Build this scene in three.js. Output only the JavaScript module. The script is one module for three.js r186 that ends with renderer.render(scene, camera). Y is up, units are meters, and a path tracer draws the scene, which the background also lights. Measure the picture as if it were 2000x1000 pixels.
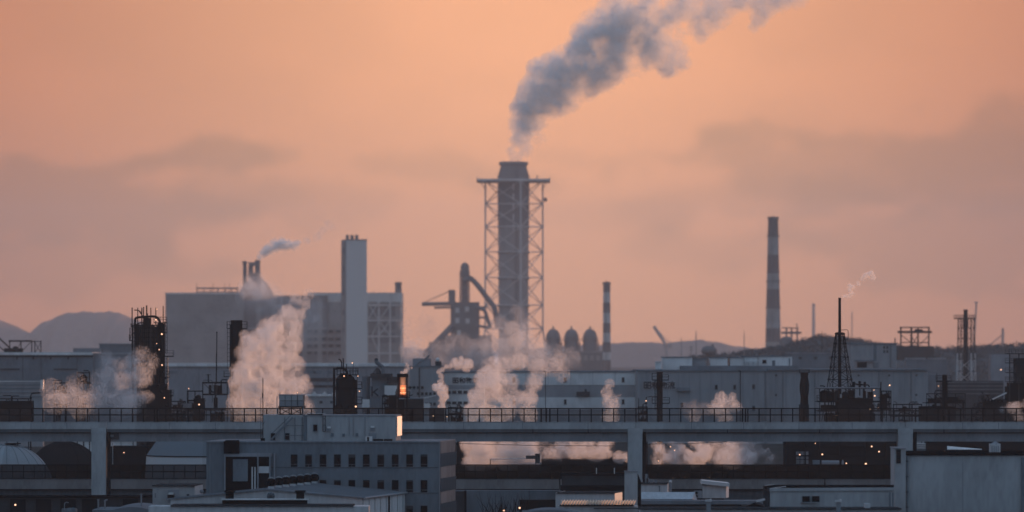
import * as THREE from 'three';
import { mergeGeometries } from 'three/addons/utils/BufferGeometryUtils.js';

// ---------- camera, sky, sun, exposure, haze ----------
const scene = new THREE.Scene();
const F = 8144, HY = 690, CY = 28;                       // lens in photo pixels, horizon row, eye height in metres
const camera = new THREE.PerspectiveCamera(2 * Math.atan(500 / F) * 180 / Math.PI, 2, 5, 40000);
camera.position.set(0, CY, 0);
camera.lookAt(0, CY, -100);
camera.setViewOffset(2000, 1000, 0, -190, 2000, 1000);
camera.focus = 700;
camera.userData.fStop = 0.25;
const renderer = new THREE.WebGLRenderer({ antialias: true });
renderer.setSize(1024, 512);
renderer.toneMapping = THREE.LinearToneMapping;
renderer.toneMappingExposure = 1.63;
renderer.shadowMap.enabled = true;

const SUN_AZ = 22, SUN_EL = 4.2, RAD = Math.PI / 180;
const sunDir = new THREE.Vector3(Math.sin(SUN_AZ * RAD) * Math.cos(SUN_EL * RAD), Math.sin(SUN_EL * RAD), -Math.cos(SUN_AZ * RAD) * Math.cos(SUN_EL * RAD));
const sun = new THREE.DirectionalLight(new THREE.Color().setRGB(1, 0.5, 0.27), 2.7);
sun.name = 'sun';
sun.position.copy(sunDir).multiplyScalar(4000);
sun.castShadow = true;
Object.assign(sun.shadow.camera, { left: -1200, right: 1200, top: 400, bottom: -400, near: 10, far: 9000 });
sun.shadow.mapSize.set(2048, 2048);
sun.shadow.radius = 4;
scene.add(sun);
sun.target.position.set(0, 0, -1000); sun.position.add(sun.target.position); scene.add(sun.target);
scene.fog = new THREE.FogExp2(new THREE.Color().setRGB(0.8, 0.88, 0.97), 0.68e-4);

// seeded random numbers and noise
function rng(seed) { let a = seed | 0; return () => { a = (a + 0x6d2b79f5) | 0; let t = Math.imul(a ^ (a >>> 15), 1 | a); t = (t + Math.imul(t ^ (t >>> 7), 61 | t)) ^ t; return ((t ^ (t >>> 14)) >>> 0) / 4294967296; }; }
const PERM = new Float32Array(4096); { const r = rng(7); for (let i = 0; i < 4096; i++) PERM[i] = r(); }
const hash3 = (x, y, z) => PERM[(Math.imul(x, 73856093) ^ Math.imul(y, 19349663) ^ Math.imul(z, 83492791)) >>> 3 & 4095];
function noise3(x, y, z) {
  const ix = Math.floor(x), iy = Math.floor(y), iz = Math.floor(z); let fx = x - ix, fy = y - iy, fz = z - iz;
  fx = fx * fx * (3 - 2 * fx); fy = fy * fy * (3 - 2 * fy); fz = fz * fz * (3 - 2 * fz);
  const L = (a, b, t) => a + (b - a) * t;
  return L(L(L(hash3(ix, iy, iz), hash3(ix + 1, iy, iz), fx), L(hash3(ix, iy + 1, iz), hash3(ix + 1, iy + 1, iz), fx), fy),
    L(L(hash3(ix, iy, iz + 1), hash3(ix + 1, iy, iz + 1), fx), L(hash3(ix, iy + 1, iz + 1), hash3(ix + 1, iy + 1, iz + 1), fx), fy), fz);
}
function fbm(x, y, z, n = 4) { let s = 0, a = 0.5, t = 0; for (let i = 0; i < n; i++) { s += a * noise3(x, y, z); t += a; a *= 0.5; x = x * 2.03 + 11.3; y = y * 2.03 + 5.7; z = z * 2.03 + 3.1; } return s / t; }
const sstep = (a, b, x) => { const t = Math.min(1, Math.max(0, (x - a) / (b - a))); return t * t * (3 - 2 * t); };

// the sky: dusk, a wide orange glow round the sunset side, blue-grey elsewhere, thin cloud banks
function makeSky() {
  const W = 4096, H = 2048, data = new Float32Array(W * H * 4);
  const banks = [ // azimuth and elevation of a bank's middle, half widths (degrees), opacity
    [-6.4, 1.95, 2.0, 0.62, 0.75], [-4.4, 2.62, 1.25, 0.17, 0.85], [-3.9, 2.1, 1.0, 0.25, 0.4], [-2.9, 2.66, 0.4, 0.2, 0.45], [-2.5, 2.0, 0.7, 0.25, 0.3], [-0.9, 2.5, 1.0, 0.22, 0.4], [0.8, 2.75, 1.3, 0.14, 0.25],
    [4.9, 2.55, 2.2, 0.5, 0.65], [3.5, 3.02, 0.7, 0.26, 0.6], [7.0, 2.5, 2.2, 0.7, 0.65], [3.6, 2.05, 1.4, 0.35, 0.35], [3.1, 1.35, 1.6, 0.3, 0.3], [6.2, 1.4, 2.8, 0.6, 0.5], [-7.5, 1.1, 2.6, 0.5, 0.45], [1.5, 1.9, 1.8, 0.18, 0.18],
  ];
  for (let j = 0; j < H; j++) {
    const el = ((j + 0.5) / H - 0.5) * 180, y = Math.sin(el * RAD), c = Math.cos(el * RAD);
    for (let i = 0; i < W; i++) {
      const th = ((i + 0.5) / W - 0.5) * 2 * Math.PI, x = Math.cos(th) * c, z = Math.sin(th) * c;
      let az = th / RAD + 90; if (az > 180) az -= 360;            // 0 looking along -z, positive to the right
      const e = Math.max(el, 0);
      const wide = Math.exp(-(((az - 4) / 58) ** 4)) * Math.exp(-((e / 28) ** 2));
      const gap = Math.exp(-(((az - 0.2) / 6.6) ** 2)) * Math.exp(-(((e - 4) / 6.5) ** 2));
      const up = sstep(0, 70, e);
      const amb = [0.158 - 0.04 * up, 0.245 - 0.04 * up, 0.36 - 0.04 * up], lowGlow = Math.exp(-((e / 2.2) ** 2));
      let r = amb[0] + (0.318 - amb[0]) * wide + 0.43 * gap - 0.03 * lowGlow * wide, g = amb[1] + (0.093 - amb[1]) * wide + 0.24 * gap + 0.005 * lowGlow * wide, b = amb[2] + (0.034 - amb[2]) * wide + 0.12 * gap + 0.012 * lowGlow * wide;
      const near = Math.abs(az) < 15 && el > -1 && el < 9;
      const n = near ? fbm(x * 60, y * 150, z * 60, 5) : fbm(x * 14, y * 40, z * 14, 3);
      let op = near ? 0 : 0.3 * sstep(0.45, 0.75, n) * sstep(0, 4, e);
      if (near) {
        const wx = (fbm(x * 42, y * 120, z * 42 + 9, 4) - 0.5) * 1.5, wy = (fbm(x * 42 + 30, y * 120, z * 42, 4) - 0.5) * 0.7;
        let clear = 1 - 0.3 * sstep(0.45, 0.75, fbm(x * 14, y * 40, z * 14, 3)) * sstep(0, 4, e);
        for (const [ba, be, ra, re, o] of banks) {
          const d = Math.hypot((az + wx - ba) / ra, (el + wy - be) / re);
          if (d < 2.2) clear *= 1 - o * (1 - sstep(0.72, 1.2, d + (n - 0.5) * 2.3));
        }
        op = 1 - clear;
      }
      const k = (r * 0.3 + g * 0.5 + b * 0.2);
      op *= 0.68; r = r * (1 - op) + op * (r * 0.42 + k * 0.1); g = g * (1 - op) + op * (g * 0.48 + k * 0.09); b = b * (1 - op) + op * (b * 0.5 + k * 0.07);
      const o = (j * W + i) * 4; data[o] = r; data[o + 1] = g; data[o + 2] = b; data[o + 3] = 1;
    }
  }
  const t = new THREE.DataTexture(data, W, H, THREE.RGBAFormat, THREE.FloatType);
  t.mapping = THREE.EquirectangularReflectionMapping; t.magFilter = THREE.LinearFilter; t.minFilter = THREE.LinearFilter; t.wrapS = THREE.RepeatWrapping; t.needsUpdate = true;
  return t;
}
scene.background = makeSky();
scene.environment = scene.background;

// ---------- materials ----------
function grime(seed, streak, lo) { lo -= 0.14;
  const n = 256, d = new Uint8Array(n * n * 4);
  const per = (x, y, s, z) => { // tiling noise
    const u = x / n, v = y / n, f = (a, b) => fbm(a * s, b * (streak ? s * 0.25 : s), z, 4);
    return f(u, v) * (1 - u) * (1 - v) + f(u - 1, v) * u * (1 - v) + f(u, v - 1) * (1 - u) * v + f(u - 1, v - 1) * u * v;
  };
  for (let y = 0; y < n; y++) for (let x = 0; x < n; x++) {
    const a = per(x, y, 6, seed), b = per(x, y, streak ? 40 : 24, seed + 5), k = Math.min(1, Math.max(0, lo + (1 - lo) * (0.5 + 1.5 * (a - 0.5) + 0.9 * (b - 0.5) + 0.2)));
    const o = (y * n + x) * 4; d[o] = 255 * Math.min(1, k * 1.01); d[o + 1] = 255 * k; d[o + 2] = 255 * k * 0.985; d[o + 3] = 255;
  }
  const t = new THREE.DataTexture(d, n, n); t.wrapS = t.wrapT = THREE.RepeatWrapping; t.magFilter = THREE.LinearFilter; t.colorSpace = THREE.NoColorSpace; t.needsUpdate = true;
  return t;
}
const GR = { stain: grime(3, true, 0.62), blotch: grime(9, false, 0.66) };
function rep(t, m) { const c = t.clone(); c.repeat.set(1 / m, 1 / m); c.needsUpdate = true; return c; }
const stain12 = rep(GR.stain, 12), stain30 = rep(GR.stain, 40), blotch9 = rep(GR.blotch, 9), blotch60 = rep(GR.blotch, 60);
const mk = (r, g, b, rough = 0.8, o = {}) => new THREE.MeshPhysicalMaterial({ specularIntensity: o.metalness ? 1 : 0, color: new THREE.Color().setRGB(r, g, b), roughness: rough, ...o });
const M = {
  concrete: mk(0.385, 0.385, 0.39, 0.85, { map: stain12 }), pale: mk(0.56, 0.54, 0.54, 0.8, { map: stain12 }), grey: mk(0.26, 0.27, 0.29, 0.8, { map: stain12 }), slate: mk(0.17, 0.19, 0.21, 0.8, { map: stain12 }),
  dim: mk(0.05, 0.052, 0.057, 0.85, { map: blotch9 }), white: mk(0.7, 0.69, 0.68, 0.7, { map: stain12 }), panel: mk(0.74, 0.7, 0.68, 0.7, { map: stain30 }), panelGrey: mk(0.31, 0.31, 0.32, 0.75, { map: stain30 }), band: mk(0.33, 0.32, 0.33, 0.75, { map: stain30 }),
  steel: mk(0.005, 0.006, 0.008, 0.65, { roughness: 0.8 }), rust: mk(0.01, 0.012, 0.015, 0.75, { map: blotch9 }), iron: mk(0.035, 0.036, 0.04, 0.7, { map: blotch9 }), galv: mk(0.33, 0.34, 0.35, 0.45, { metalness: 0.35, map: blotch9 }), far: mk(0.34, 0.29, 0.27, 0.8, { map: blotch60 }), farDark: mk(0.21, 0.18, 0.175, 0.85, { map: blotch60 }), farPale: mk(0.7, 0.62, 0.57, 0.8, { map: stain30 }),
  tower: mk(0.68, 0.59, 0.54, 0.7), glass: mk(0.003, 0.004, 0.006, 0.12, { specularIntensity: 0.12 }), roof: mk(0.2, 0.21, 0.23, 0.5, { map: stain12 }), roofPale: mk(0.5, 0.51, 0.53, 0.45, { map: stain12 }), asphalt: mk(0.05, 0.05, 0.052, 0.9, { map: blotch9 }),
  ground: mk(0.055, 0.056, 0.055, 0.95, { map: blotch60 }), slope: mk(0.09, 0.105, 0.112, 0.95, { map: blotch60 }), wood: mk(0.07, 0.083, 0.09, 0.95), hill: mk(0.28, 0.21, 0.19, 0.95, { map: blotch60 }), ink: mk(0.03, 0.033, 0.04, 0.8), redpaint: mk(0.17, 0.05, 0.04, 0.75, { map: stain12 }),
  lamp: mk(0.9, 0.7, 0.5, 0.5, { emissive: new THREE.Color().setRGB(1, 0.52, 0.3), emissiveIntensity: 1.3 }), glow: mk(0.5, 0.2, 0.1, 0.6, { emissive: new THREE.Color().setRGB(1, 0.36, 0.17), emissiveIntensity: 0.25 }), glowBright: mk(0.8, 0.4, 0.2, 0.6, { emissive: new THREE.Color().setRGB(1, 0.5, 0.28), emissiveIntensity: 0.42 }), glowDim: mk(0.3, 0.2, 0.16, 0.7, { emissive: new THREE.Color().setRGB(1, 0.5, 0.3), emissiveIntensity: 0.11 }), sunlitTone: mk(0.72, 0.6, 0.52, 0.5, { specularIntensity: 0.15 }),  // glow materials: sun reflection as emission; warm wall tone: low sun put in colour
  shutter: mk(0.12, 0.125, 0.14, 0.7), dome: mk(0.33, 0.34, 0.355, 0.6, { map: stain12 }), copper: mk(0.62, 0.56, 0.52, 0.4, { metalness: 0.2 }), tin: mk(0.8, 0.76, 0.72, 0.25, { metalness: 0.85 }),
};
M.screen = new THREE.MeshPhysicalMaterial({ color: new THREE.Color().setRGB(0.74, 0.78, 0.8), transmission: 1, roughness: 0.04, thickness: 0, ior: 1.2 });
const puff = (a, tr) => new THREE.MeshPhysicalMaterial({ color: new THREE.Color().setRGB(...a), roughness: 1, specularIntensity: 0, transmission: tr, thickness: 0, side: THREE.DoubleSide, transparent: true, opacity: 0.32, vertexColors: true });
M.smoke = puff([0.965, 0.98, 0.98], 0.5); M.steam = puff([0.98, 0.97, 0.96], 0.9); M.fibre = new THREE.MeshPhysicalMaterial({ color: new THREE.Color().setRGB(1, 0.86, 0.72), transmission: 0.92, thickness: 0, roughness: 1, specularIntensity: 0 }); M.faint = puff([0.95, 0.94, 0.93], 0.75);

// ---------- building kit ----------
const X = (px, D) => (px - 1000) * D / F, Y = (py, D) => CY - (py - HY) * D / F, S = (n, D) => n * D / F, GY = (D) => HY + CY * F / D;
const used = {};
function numbered(name) { const k = used[name] = (used[name] ?? -1) + 1; return k ? name + '_' + String(k).padStart(3, '0') : name; }
function tag(o, label, category, group, kind) { if (label) o.userData.label = label; if (category) o.userData.category = category; if (group) o.userData.group = group; if (kind) o.userData.kind = kind; return o; }
function put(parent, name, geo, mat) { const m = new THREE.Mesh(geo, mat); m.name = name; m.castShadow = m.receiveShadow = true; parent.add(m); return m; }
function boxGeo(w, h, d) {
  const g = new THREE.BoxGeometry(w, h, d), uv = g.attributes.uv, s = [[d, h], [d, h], [w, d], [w, d], [w, h], [w, h]];
  for (let f = 0; f < 6; f++) for (let k = 0; k < 4; k++) { const i = f * 4 + k; uv.setXY(i, uv.getX(i) * s[f][0], uv.getY(i) * s[f][1]); }
  return g;
}
const UNIT_BAR = new THREE.CylinderGeometry(1, 1, 1, 8, 1), UNIT_BOX = new THREE.BoxGeometry(1, 1, 1), BALL = new THREE.SphereGeometry(1, 12, 8), UP = new THREE.Vector3(0, 1, 0);
let VAR = 0;
class Thing {
  constructor(name, label, category, px, D, o = {}) {
    this.D = D; this.g = new THREE.Group(); this.g.name = numbered(name); this.g.position.set(X(px, D), o.y ?? 0, -D); scene.add(this.g);
    tag(this.g, label, category, o.group, o.kind);
  }
  v(px, py, z = 0) { const D = this.D - z, p = this.g.position; return new THREE.Vector3(X(px, D) - p.x, Y(py, D) - p.y, z); }   // z: metres nearer to the eye
  box(name, x0, y0, x1, y1, mat, o = {}) {
    const z = o.z ?? 0, d = o.d ?? Math.max(0.05, S(Math.min(Math.abs(x1 - x0), Math.abs(y1 - y0)), this.D)), a = this.v(x0, y0, z), b = this.v(x1, y1, z);
    const w = Math.abs(b.x - a.x), h = Math.abs(a.y - b.y), m = put(o.parent ?? this.g, name, boxGeo(w, h, d), mat);
    m.position.set((a.x + b.x) / 2, (a.y + b.y) / 2, z - d / 2); if (o.turn) m.rotation.y = o.turn; if (o.tilt) m.rotation.z = o.tilt;
    return o.parent && o.parent !== this.g ? (m.position.sub(o.parent.position), m) : m;
  }
  bar(name, a, b, r, mat, o = {}) {       // a, b: [px, py, z]; r in photo pixels
    const p = this.v(...a), q = this.v(...b), d = q.clone().sub(p), m = put(o.parent ?? this.g, name, o.square ? UNIT_BOX : UNIT_BAR, mat), s = S(r, this.D) * (o.square ? 2 : 1);
    m.position.copy(p).add(q).multiplyScalar(0.5); if (o.parent && o.parent !== this.g) m.position.sub(o.parent.position); m.quaternion.setFromUnitVectors(UP, d.clone().normalize()); m.scale.set(s, d.length(), s);
    return m;
  }
  cyl(name, px, y0, y1, r0, r1, mat, o = {}) {
    const z = o.z ?? 0, a = this.v(px, y0, z), b = this.v(px, y1, z), h = a.y - b.y, R0 = S(r0, this.D), R1 = S(r1, this.D), g = new THREE.CylinderGeometry(R0, R1, h, o.n ?? 24, o.rows ?? 1, !!o.open);
    const uv = g.attributes.uv; for (let i = 0; i < uv.count; i++) uv.setXY(i, uv.getX(i) * 6.28 * R1, uv.getY(i) * h);
    const m = put(o.parent ?? this.g, name, g, mat); m.position.set(a.x, (a.y + b.y) / 2, z); if (o.parent && o.parent !== this.g) m.position.sub(o.parent.position); return m;
  }
  ball(name, px, py, r, mat, o = {}) { const m = put(o.parent ?? this.g, name, o.geo ?? BALL, mat), s = S(r, this.D); m.position.copy(this.v(px, py, o.z ?? 0)); m.scale.set(s, s * (o.sy ?? 1), s); return m; }
  tube(name, pts, r, mat, o = {}) { const c = new THREE.CatmullRomCurve3(pts.map((p) => this.v(...p)), false, 'catmullrom', o.tension ?? 0.3); return put(o.parent ?? this.g, name, new THREE.TubeGeometry(c, o.n ?? pts.length * 8, S(r, this.D), 10, false), mat); }
  lathe(name, px, prof, mat, o = {}) { // prof: [radius px, row]
    const z = o.z ?? 0, base = this.v(px, prof[prof.length - 1][1], z), pts = [...prof].reverse().map(([r, y]) => new THREE.Vector2(S(r, this.D), this.v(px, y, z).y - base.y));
    const m = put(o.parent ?? this.g, name, new THREE.LatheGeometry(pts, o.n ?? 32), mat); m.position.copy(base); return m;
  }
  ladder(px, y0, y1, w, mat, z = 0.3) { // two stiles and rungs as one part
    const list = [], a = this.v(px - w / 2, y0, z), b = this.v(px + w / 2, y1, z), h = a.y - b.y, r = Math.max(0.05, S(0.35, this.D));
    for (const x of [a.x, b.x]) { const g = new THREE.BoxGeometry(r * 2, h, r * 2); g.translate(x, (a.y + b.y) / 2, z); list.push(g); }
    for (let y = b.y; y < a.y; y += 0.9) { const g = new THREE.BoxGeometry(b.x - a.x, r * 1.4, r * 1.4); g.translate((a.x + b.x) / 2, y, z); list.push(g); }
    return put(this.g, 'ladder', mergeGeometries(list), mat);
  }
  deck(px0, px1, y, mat, o = {}) { // walkway: floor with a handrail round it
    const z = o.z ?? 1, d = o.d ?? 2, f = this.box('platform', px0, y, px1, y + (o.t ?? 1.6), mat, { z, d }), list = [], a = this.v(px0, y, z), b = this.v(px1, y, z), r = Math.max(0.035, S(0.3, this.D)), h = o.h ?? 1.2;
    const add = (x0, y0, z0, x1, y1, z1) => { const g = new THREE.BoxGeometry(Math.max(2 * r, Math.abs(x1 - x0)), Math.max(2 * r, Math.abs(y1 - y0)), Math.max(2 * r, Math.abs(z1 - z0))); g.translate((x0 + x1) / 2, (y0 + y1) / 2, (z0 + z1) / 2); list.push(g); };
    for (const k of [0.55, 1]) { for (const zz of [z, z - d]) add(a.x, a.y + h * k, zz, b.x, a.y + h * k, zz); for (const x of [a.x, b.x]) add(x, a.y + h * k, z, x, a.y + h * k, z - d); }
    const n = Math.max(1, Math.round((b.x - a.x) / 1.6)); for (let i = 0; i <= n; i++) for (const zz of [z, z - d]) { const x = a.x + (b.x - a.x) * i / n; add(x, a.y, zz, x, a.y + h, zz); }
    const rail = put(f, 'handrail', mergeGeometries(list), mat); rail.position.sub(f.position); return f;
  }
}
// a window: recessed dark pane, frame bars and sill
function win(t, parent, x0, y0, x1, y1, o = {}) {
  const w = t.box('window', x0, y0, x1, y1, M.glass, { z: 0.02, d: 0.06, parent: t.g }), fr = (a, b, c, d, n = 'frame') => t.box(n, a, b, c, d, o.mat ?? M.slate, { z: 0.09, d: 0.07, parent: w }), e = o.e ?? 0.8;
  fr(x0, y0, x0 + e, y1); fr(x1 - e, y0, x1, y1); fr(x0 + e, y0, x1 - e, y0 + e); t.box('sill', x0 - e, y1 - 0.2, x1 + e, y1 + 1, o.mat ?? M.slate, { z: 0.2, d: 0.18, parent: w });
  if (o.rail) fr(x0 + e, y1 - o.rail, x1 - e, y1 - o.rail + 0.7, 'glazing_bar'); if (o.mid) fr((x0 + x1) / 2 - e / 2, y1 - (o.rail || y1 - y0), (x0 + x1) / 2 + e / 2, y1 - 0.2, 'glazing_bar');
  return w;
}
// a small lit work lamp with its own light
function lamp(px, py, D, label, r = 1.3, I = 4, mat = M.steel) {
  const t = new Thing('work_lamp', label, 'lamp', px, D, { y: Y(py, D), group: 'lit work lamps of the plant' }), R = Math.min(0.2, S(r * 0.85, D));
  t.v = Thing.prototype.v; const b = put(t.g, 'bulb', BALL, M.lamp); b.scale.setScalar(R); b.castShadow = false;
  const h = put(t.g, 'hood', new THREE.CylinderGeometry(R * 0.5, R * 1.3, R * 0.8, 10), mat); h.position.set(0, R * 1.25, -R * 0.2); const a = put(t.g, 'bracket', UNIT_BAR, mat); a.position.set(0, R * 1.4, -0.7); a.rotation.x = Math.PI / 2; a.scale.set(0.04, 1.2, 0.04);
  const l = new THREE.PointLight(new THREE.Color().setRGB(1, 0.6, 0.35), I); l.castShadow = true; l.shadow.radius = R / 0.02; l.name = 'lamp_light'; t.g.add(l);
  return t;
}
// a steel process rack with posts, beams, vessels and pipes
function rack(name, label, cat, x0, y0, x1, D, seed, o = {}) {
  const t = new Thing(name, label, cat, (x0 + x1) / 2, D, { group: o.group }), r = rng(seed), gy = GY(D), base = Math.min(gy, o.base ?? gy), n = o.bays ?? Math.max(2, Math.round((x1 - x0) / 22)), m = o.mat ?? M.steel, dz = o.depth ?? 10;
  for (let i = 0; i <= n; i++) for (const z of [0, -dz]) t.bar('post', [x0 + (x1 - x0) * i / n, y0, z], [x0 + (x1 - x0) * i / n, gy, z], o.post ?? 0.9, m, { square: true });
  const lv = o.levels ?? [y0, y0 + 18, y0 + 38, y0 + 60];
  for (const y of lv) { for (const z of [0, -dz]) t.bar('beam', [x0 - 1, y, z], [x1 + 1, y, z], o.beam ?? 1.1, m, { square: true }); if (y !== lv[0] || o.top) t.box('floor_grating', x0, y + 1, x1, y + 2, m, { z: 0, d: dz }); }
  for (let i = 0; i < n; i++) { const a = x0 + (x1 - x0) * i / n, b = x0 + (x1 - x0) * (i + 1) / n, k = 1 + (r() * (lv.length - 1) | 0); if (r() < 0.6) t.bar('brace', [a, lv[k - 1], 0], [b, lv[k] ?? base, 0], 0.5, m); }
  const nv = o.vessels ?? n; for (let i = 0; i < nv; i++) { const k = (r() * lv.length) | 0, top = lv[k] + 3 + r() * 4, bot = Math.min(gy, (lv[k + 1] ?? base) - 0.5), rad = 2.5 + r() * (o.fat ?? 4.5), px = x0 + rad + r() * (x1 - x0 - 2 * rad), z = -2 - r() * (dz - 3); if (r() < 0.6) { t.lathe('vessel', px, [[0.01, top], [rad * 0.6, top + rad * 0.15], [rad, top + rad * 0.6], [rad, bot]], r() < 0.3 ? M.iron : m, { z, n: 16 }); } else t.box('equipment_box', px - rad * 1.3, top + 3, px + rad * 1.3, bot, m, { z, d: 2 + r() * 2 }); }
  for (let i = 0; i < (o.pipes ?? n * 2); i++) { const z = 0.4 - r() * dz, px = x0 + r() * (x1 - x0), y = lv[(r() * lv.length) | 0] - 2 - r() * 6, q = px + (r() - 0.5) * 40, ye = Math.min(gy - 2, y + 14 + r() * 40), c = Math.max(x0, Math.min(x1, q)); t.tube('pipe', [[px, ye, z], [px, y + 2.5, z], [px + Math.sign(c - px) * 2.5, y, z], [c, y, z]], 0.5 + r() * 0.9, r() < 0.25 ? M.iron : m, { n: 14, tension: 0.1 }); }
  return t;
}
// smoke and steam: a cloud of many tiny drifting flakes, thick where the puffs overlap
function plume(name, label, px, D, puffs, o = {}) {
  const r = rng(o.seed ?? 1), fl = (o.flake ?? 1.3) * (o.coarse ?? 0.56), s = S(fl, D), pos = [], cx = X(px, D), sc = 1 / S(o.grain ?? 26, D), tear = o.tear ?? 0.42, al = o.alpha ?? 0.62;
  const v = (a, n) => { const t = 6.2832 * r(), u = 2 * r() - 1, q = Math.sqrt(1 - u * u); return [q * Math.cos(t), u, q * Math.sin(t)]; };
  for (const [bx, by, br, dens, dd] of puffs) {
    const area = Math.PI * br * br / (0.65 * 1.2 * 0.32 * al * fl * fl), n = Math.round(area * dens * (o.thick ?? 3.2)), R = S(br, D), z0 = (dd ?? 0), c = [X(bx, D), Y(by, D), -D + z0], zs = o.flat ?? 1;
    for (let i = 0; i < n; i++) {
      const d = v(), q = Math.cbrt(r()) * 1.22; let x = c[0] + d[0] * R * q, y = c[1] + d[1] * R * q, z = c[2] + d[2] * R * q * zs;
      const nz = fbm(x * sc + 3, y * sc, z * sc, 3), edge = q / 1.15;
      if (r() > sstep(-0.2, 0.2, nz - (tear - 0.25 + 0.45 * edge * edge)) || y < 0.2) continue;
      const w = R * 0.3; x += (noise3(x * sc * 2, y * sc * 2, z * sc * 2) - 0.5) * w; y += (noise3(x * sc * 2 + 40, y * sc * 2, z * sc * 2) - 0.5) * w; if (y < 0.2) continue;
      const e = v(), f = v(), k = s * (0.7 + 0.6 * r());
      const g = [e[1] * f[2] - e[2] * f[1], e[2] * f[0] - e[0] * f[2], e[0] * f[1] - e[1] * f[0]], gl = Math.hypot(...g) || 1, h = [(g[1] * e[2] - g[2] * e[1]) / gl, (g[2] * e[0] - g[0] * e[2]) / gl, (g[0] * e[1] - g[1] * e[0]) / gl];
      x -= cx; z += D;
      pos.push(x + e[0] * k, y + e[1] * k, z + e[2] * k, x + (-0.5 * e[0] + 0.87 * h[0]) * k, y + (-0.5 * e[1] + 0.87 * h[1]) * k, z + (-0.5 * e[2] + 0.87 * h[2]) * k, x + (-0.5 * e[0] - 0.87 * h[0]) * k, y + (-0.5 * e[1] - 0.87 * h[1]) * k, z + (-0.5 * e[2] - 0.87 * h[2]) * k);
    }
  }
  const g = new THREE.BufferGeometry(); g.setAttribute('position', new THREE.BufferAttribute(new Float32Array(pos), 3));
  const ca = new Float32Array(pos.length / 3 * 4).fill(1); for (let i = 3; i < ca.length; i += 4) ca[i] = al; g.setAttribute('color', new THREE.BufferAttribute(ca, 4));
  const m = new THREE.Mesh(g, o.mat ?? M.steam); m.name = numbered(name); m.position.set(cx, 0, -D); m.castShadow = m.receiveShadow = true; scene.add(m); VAR += pos.length / 9;
  return tag(m, label, o.cat ?? 'steam', o.group);
}
// polygon faces and prisms in photo pixels
function poly(t, name, faces, mat, parent) {
  const pos = [], uv = [];
  for (const f of faces) {
    const n = new THREE.Vector3().crossVectors(f[1].clone().sub(f[0]), f[2].clone().sub(f[0])).normalize(), ax = Math.abs(n.y) > 0.8, u = (p) => ax ? [p.x, p.z] : Math.abs(n.x) > Math.abs(n.z) ? [p.z, p.y] : [p.x, p.y];
    for (let i = 1; i + 1 < f.length; i++) for (const p of [f[0], f[i], f[i + 1]]) { pos.push(p.x, p.y, p.z); uv.push(...u(p)); }
  }
  const g = new THREE.BufferGeometry(); g.setAttribute('position', new THREE.Float32BufferAttribute(pos, 3)); g.setAttribute('uv', new THREE.Float32BufferAttribute(uv, 2)); g.computeVertexNormals();
  return put(parent ?? t.g, name, g, mat);
}
function prism(t, name, plan, y0, y1, mat, parent) { // plan: [px, z] going round; y0, y1 rows at the thing's own depth
  const yt = t.v(1000, y0).y, yb = Math.max(-t.g.position.y, t.v(1000, y1).y), P = plan.map(([px, z]) => t.v(px, 0, z)), top = P.map((p) => new THREE.Vector3(p.x, yt, p.z)), bot = P.map((p) => new THREE.Vector3(p.x, yb, p.z)), faces = [top, [...bot].reverse()];
  for (let i = 0; i < P.length; i++) { const j = (i + 1) % P.length; faces.push([bot[i], bot[j], top[j], top[i]]); }
  return poly(t, name, faces, mat, parent);
}
function side(t, name, a, b, y0, y1, mat, o = {}) { // a thin panel standing from plan point a to b, rows at the thing's own depth
  const p = t.v(a[0], y0, a[1]), q = t.v(b[0], y0, b[1]), h = p.y - t.v(1000, y1).y, w = Math.hypot(q.x - p.x, q.z - p.z), m = put(o.parent ?? t.g, name, boxGeo(w, h, o.d ?? 0.12), mat);
  m.position.set((p.x + q.x) / 2, t.v(1000, y0).y - h / 2, (p.z + q.z) / 2); m.rotation.y = -Math.atan2(q.z - p.z, q.x - p.x); const n = new THREE.Vector3(0, 0, o.off ?? 0.05).applyAxisAngle(UP, m.rotation.y); m.position.add(n);
  return m;
}

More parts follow.
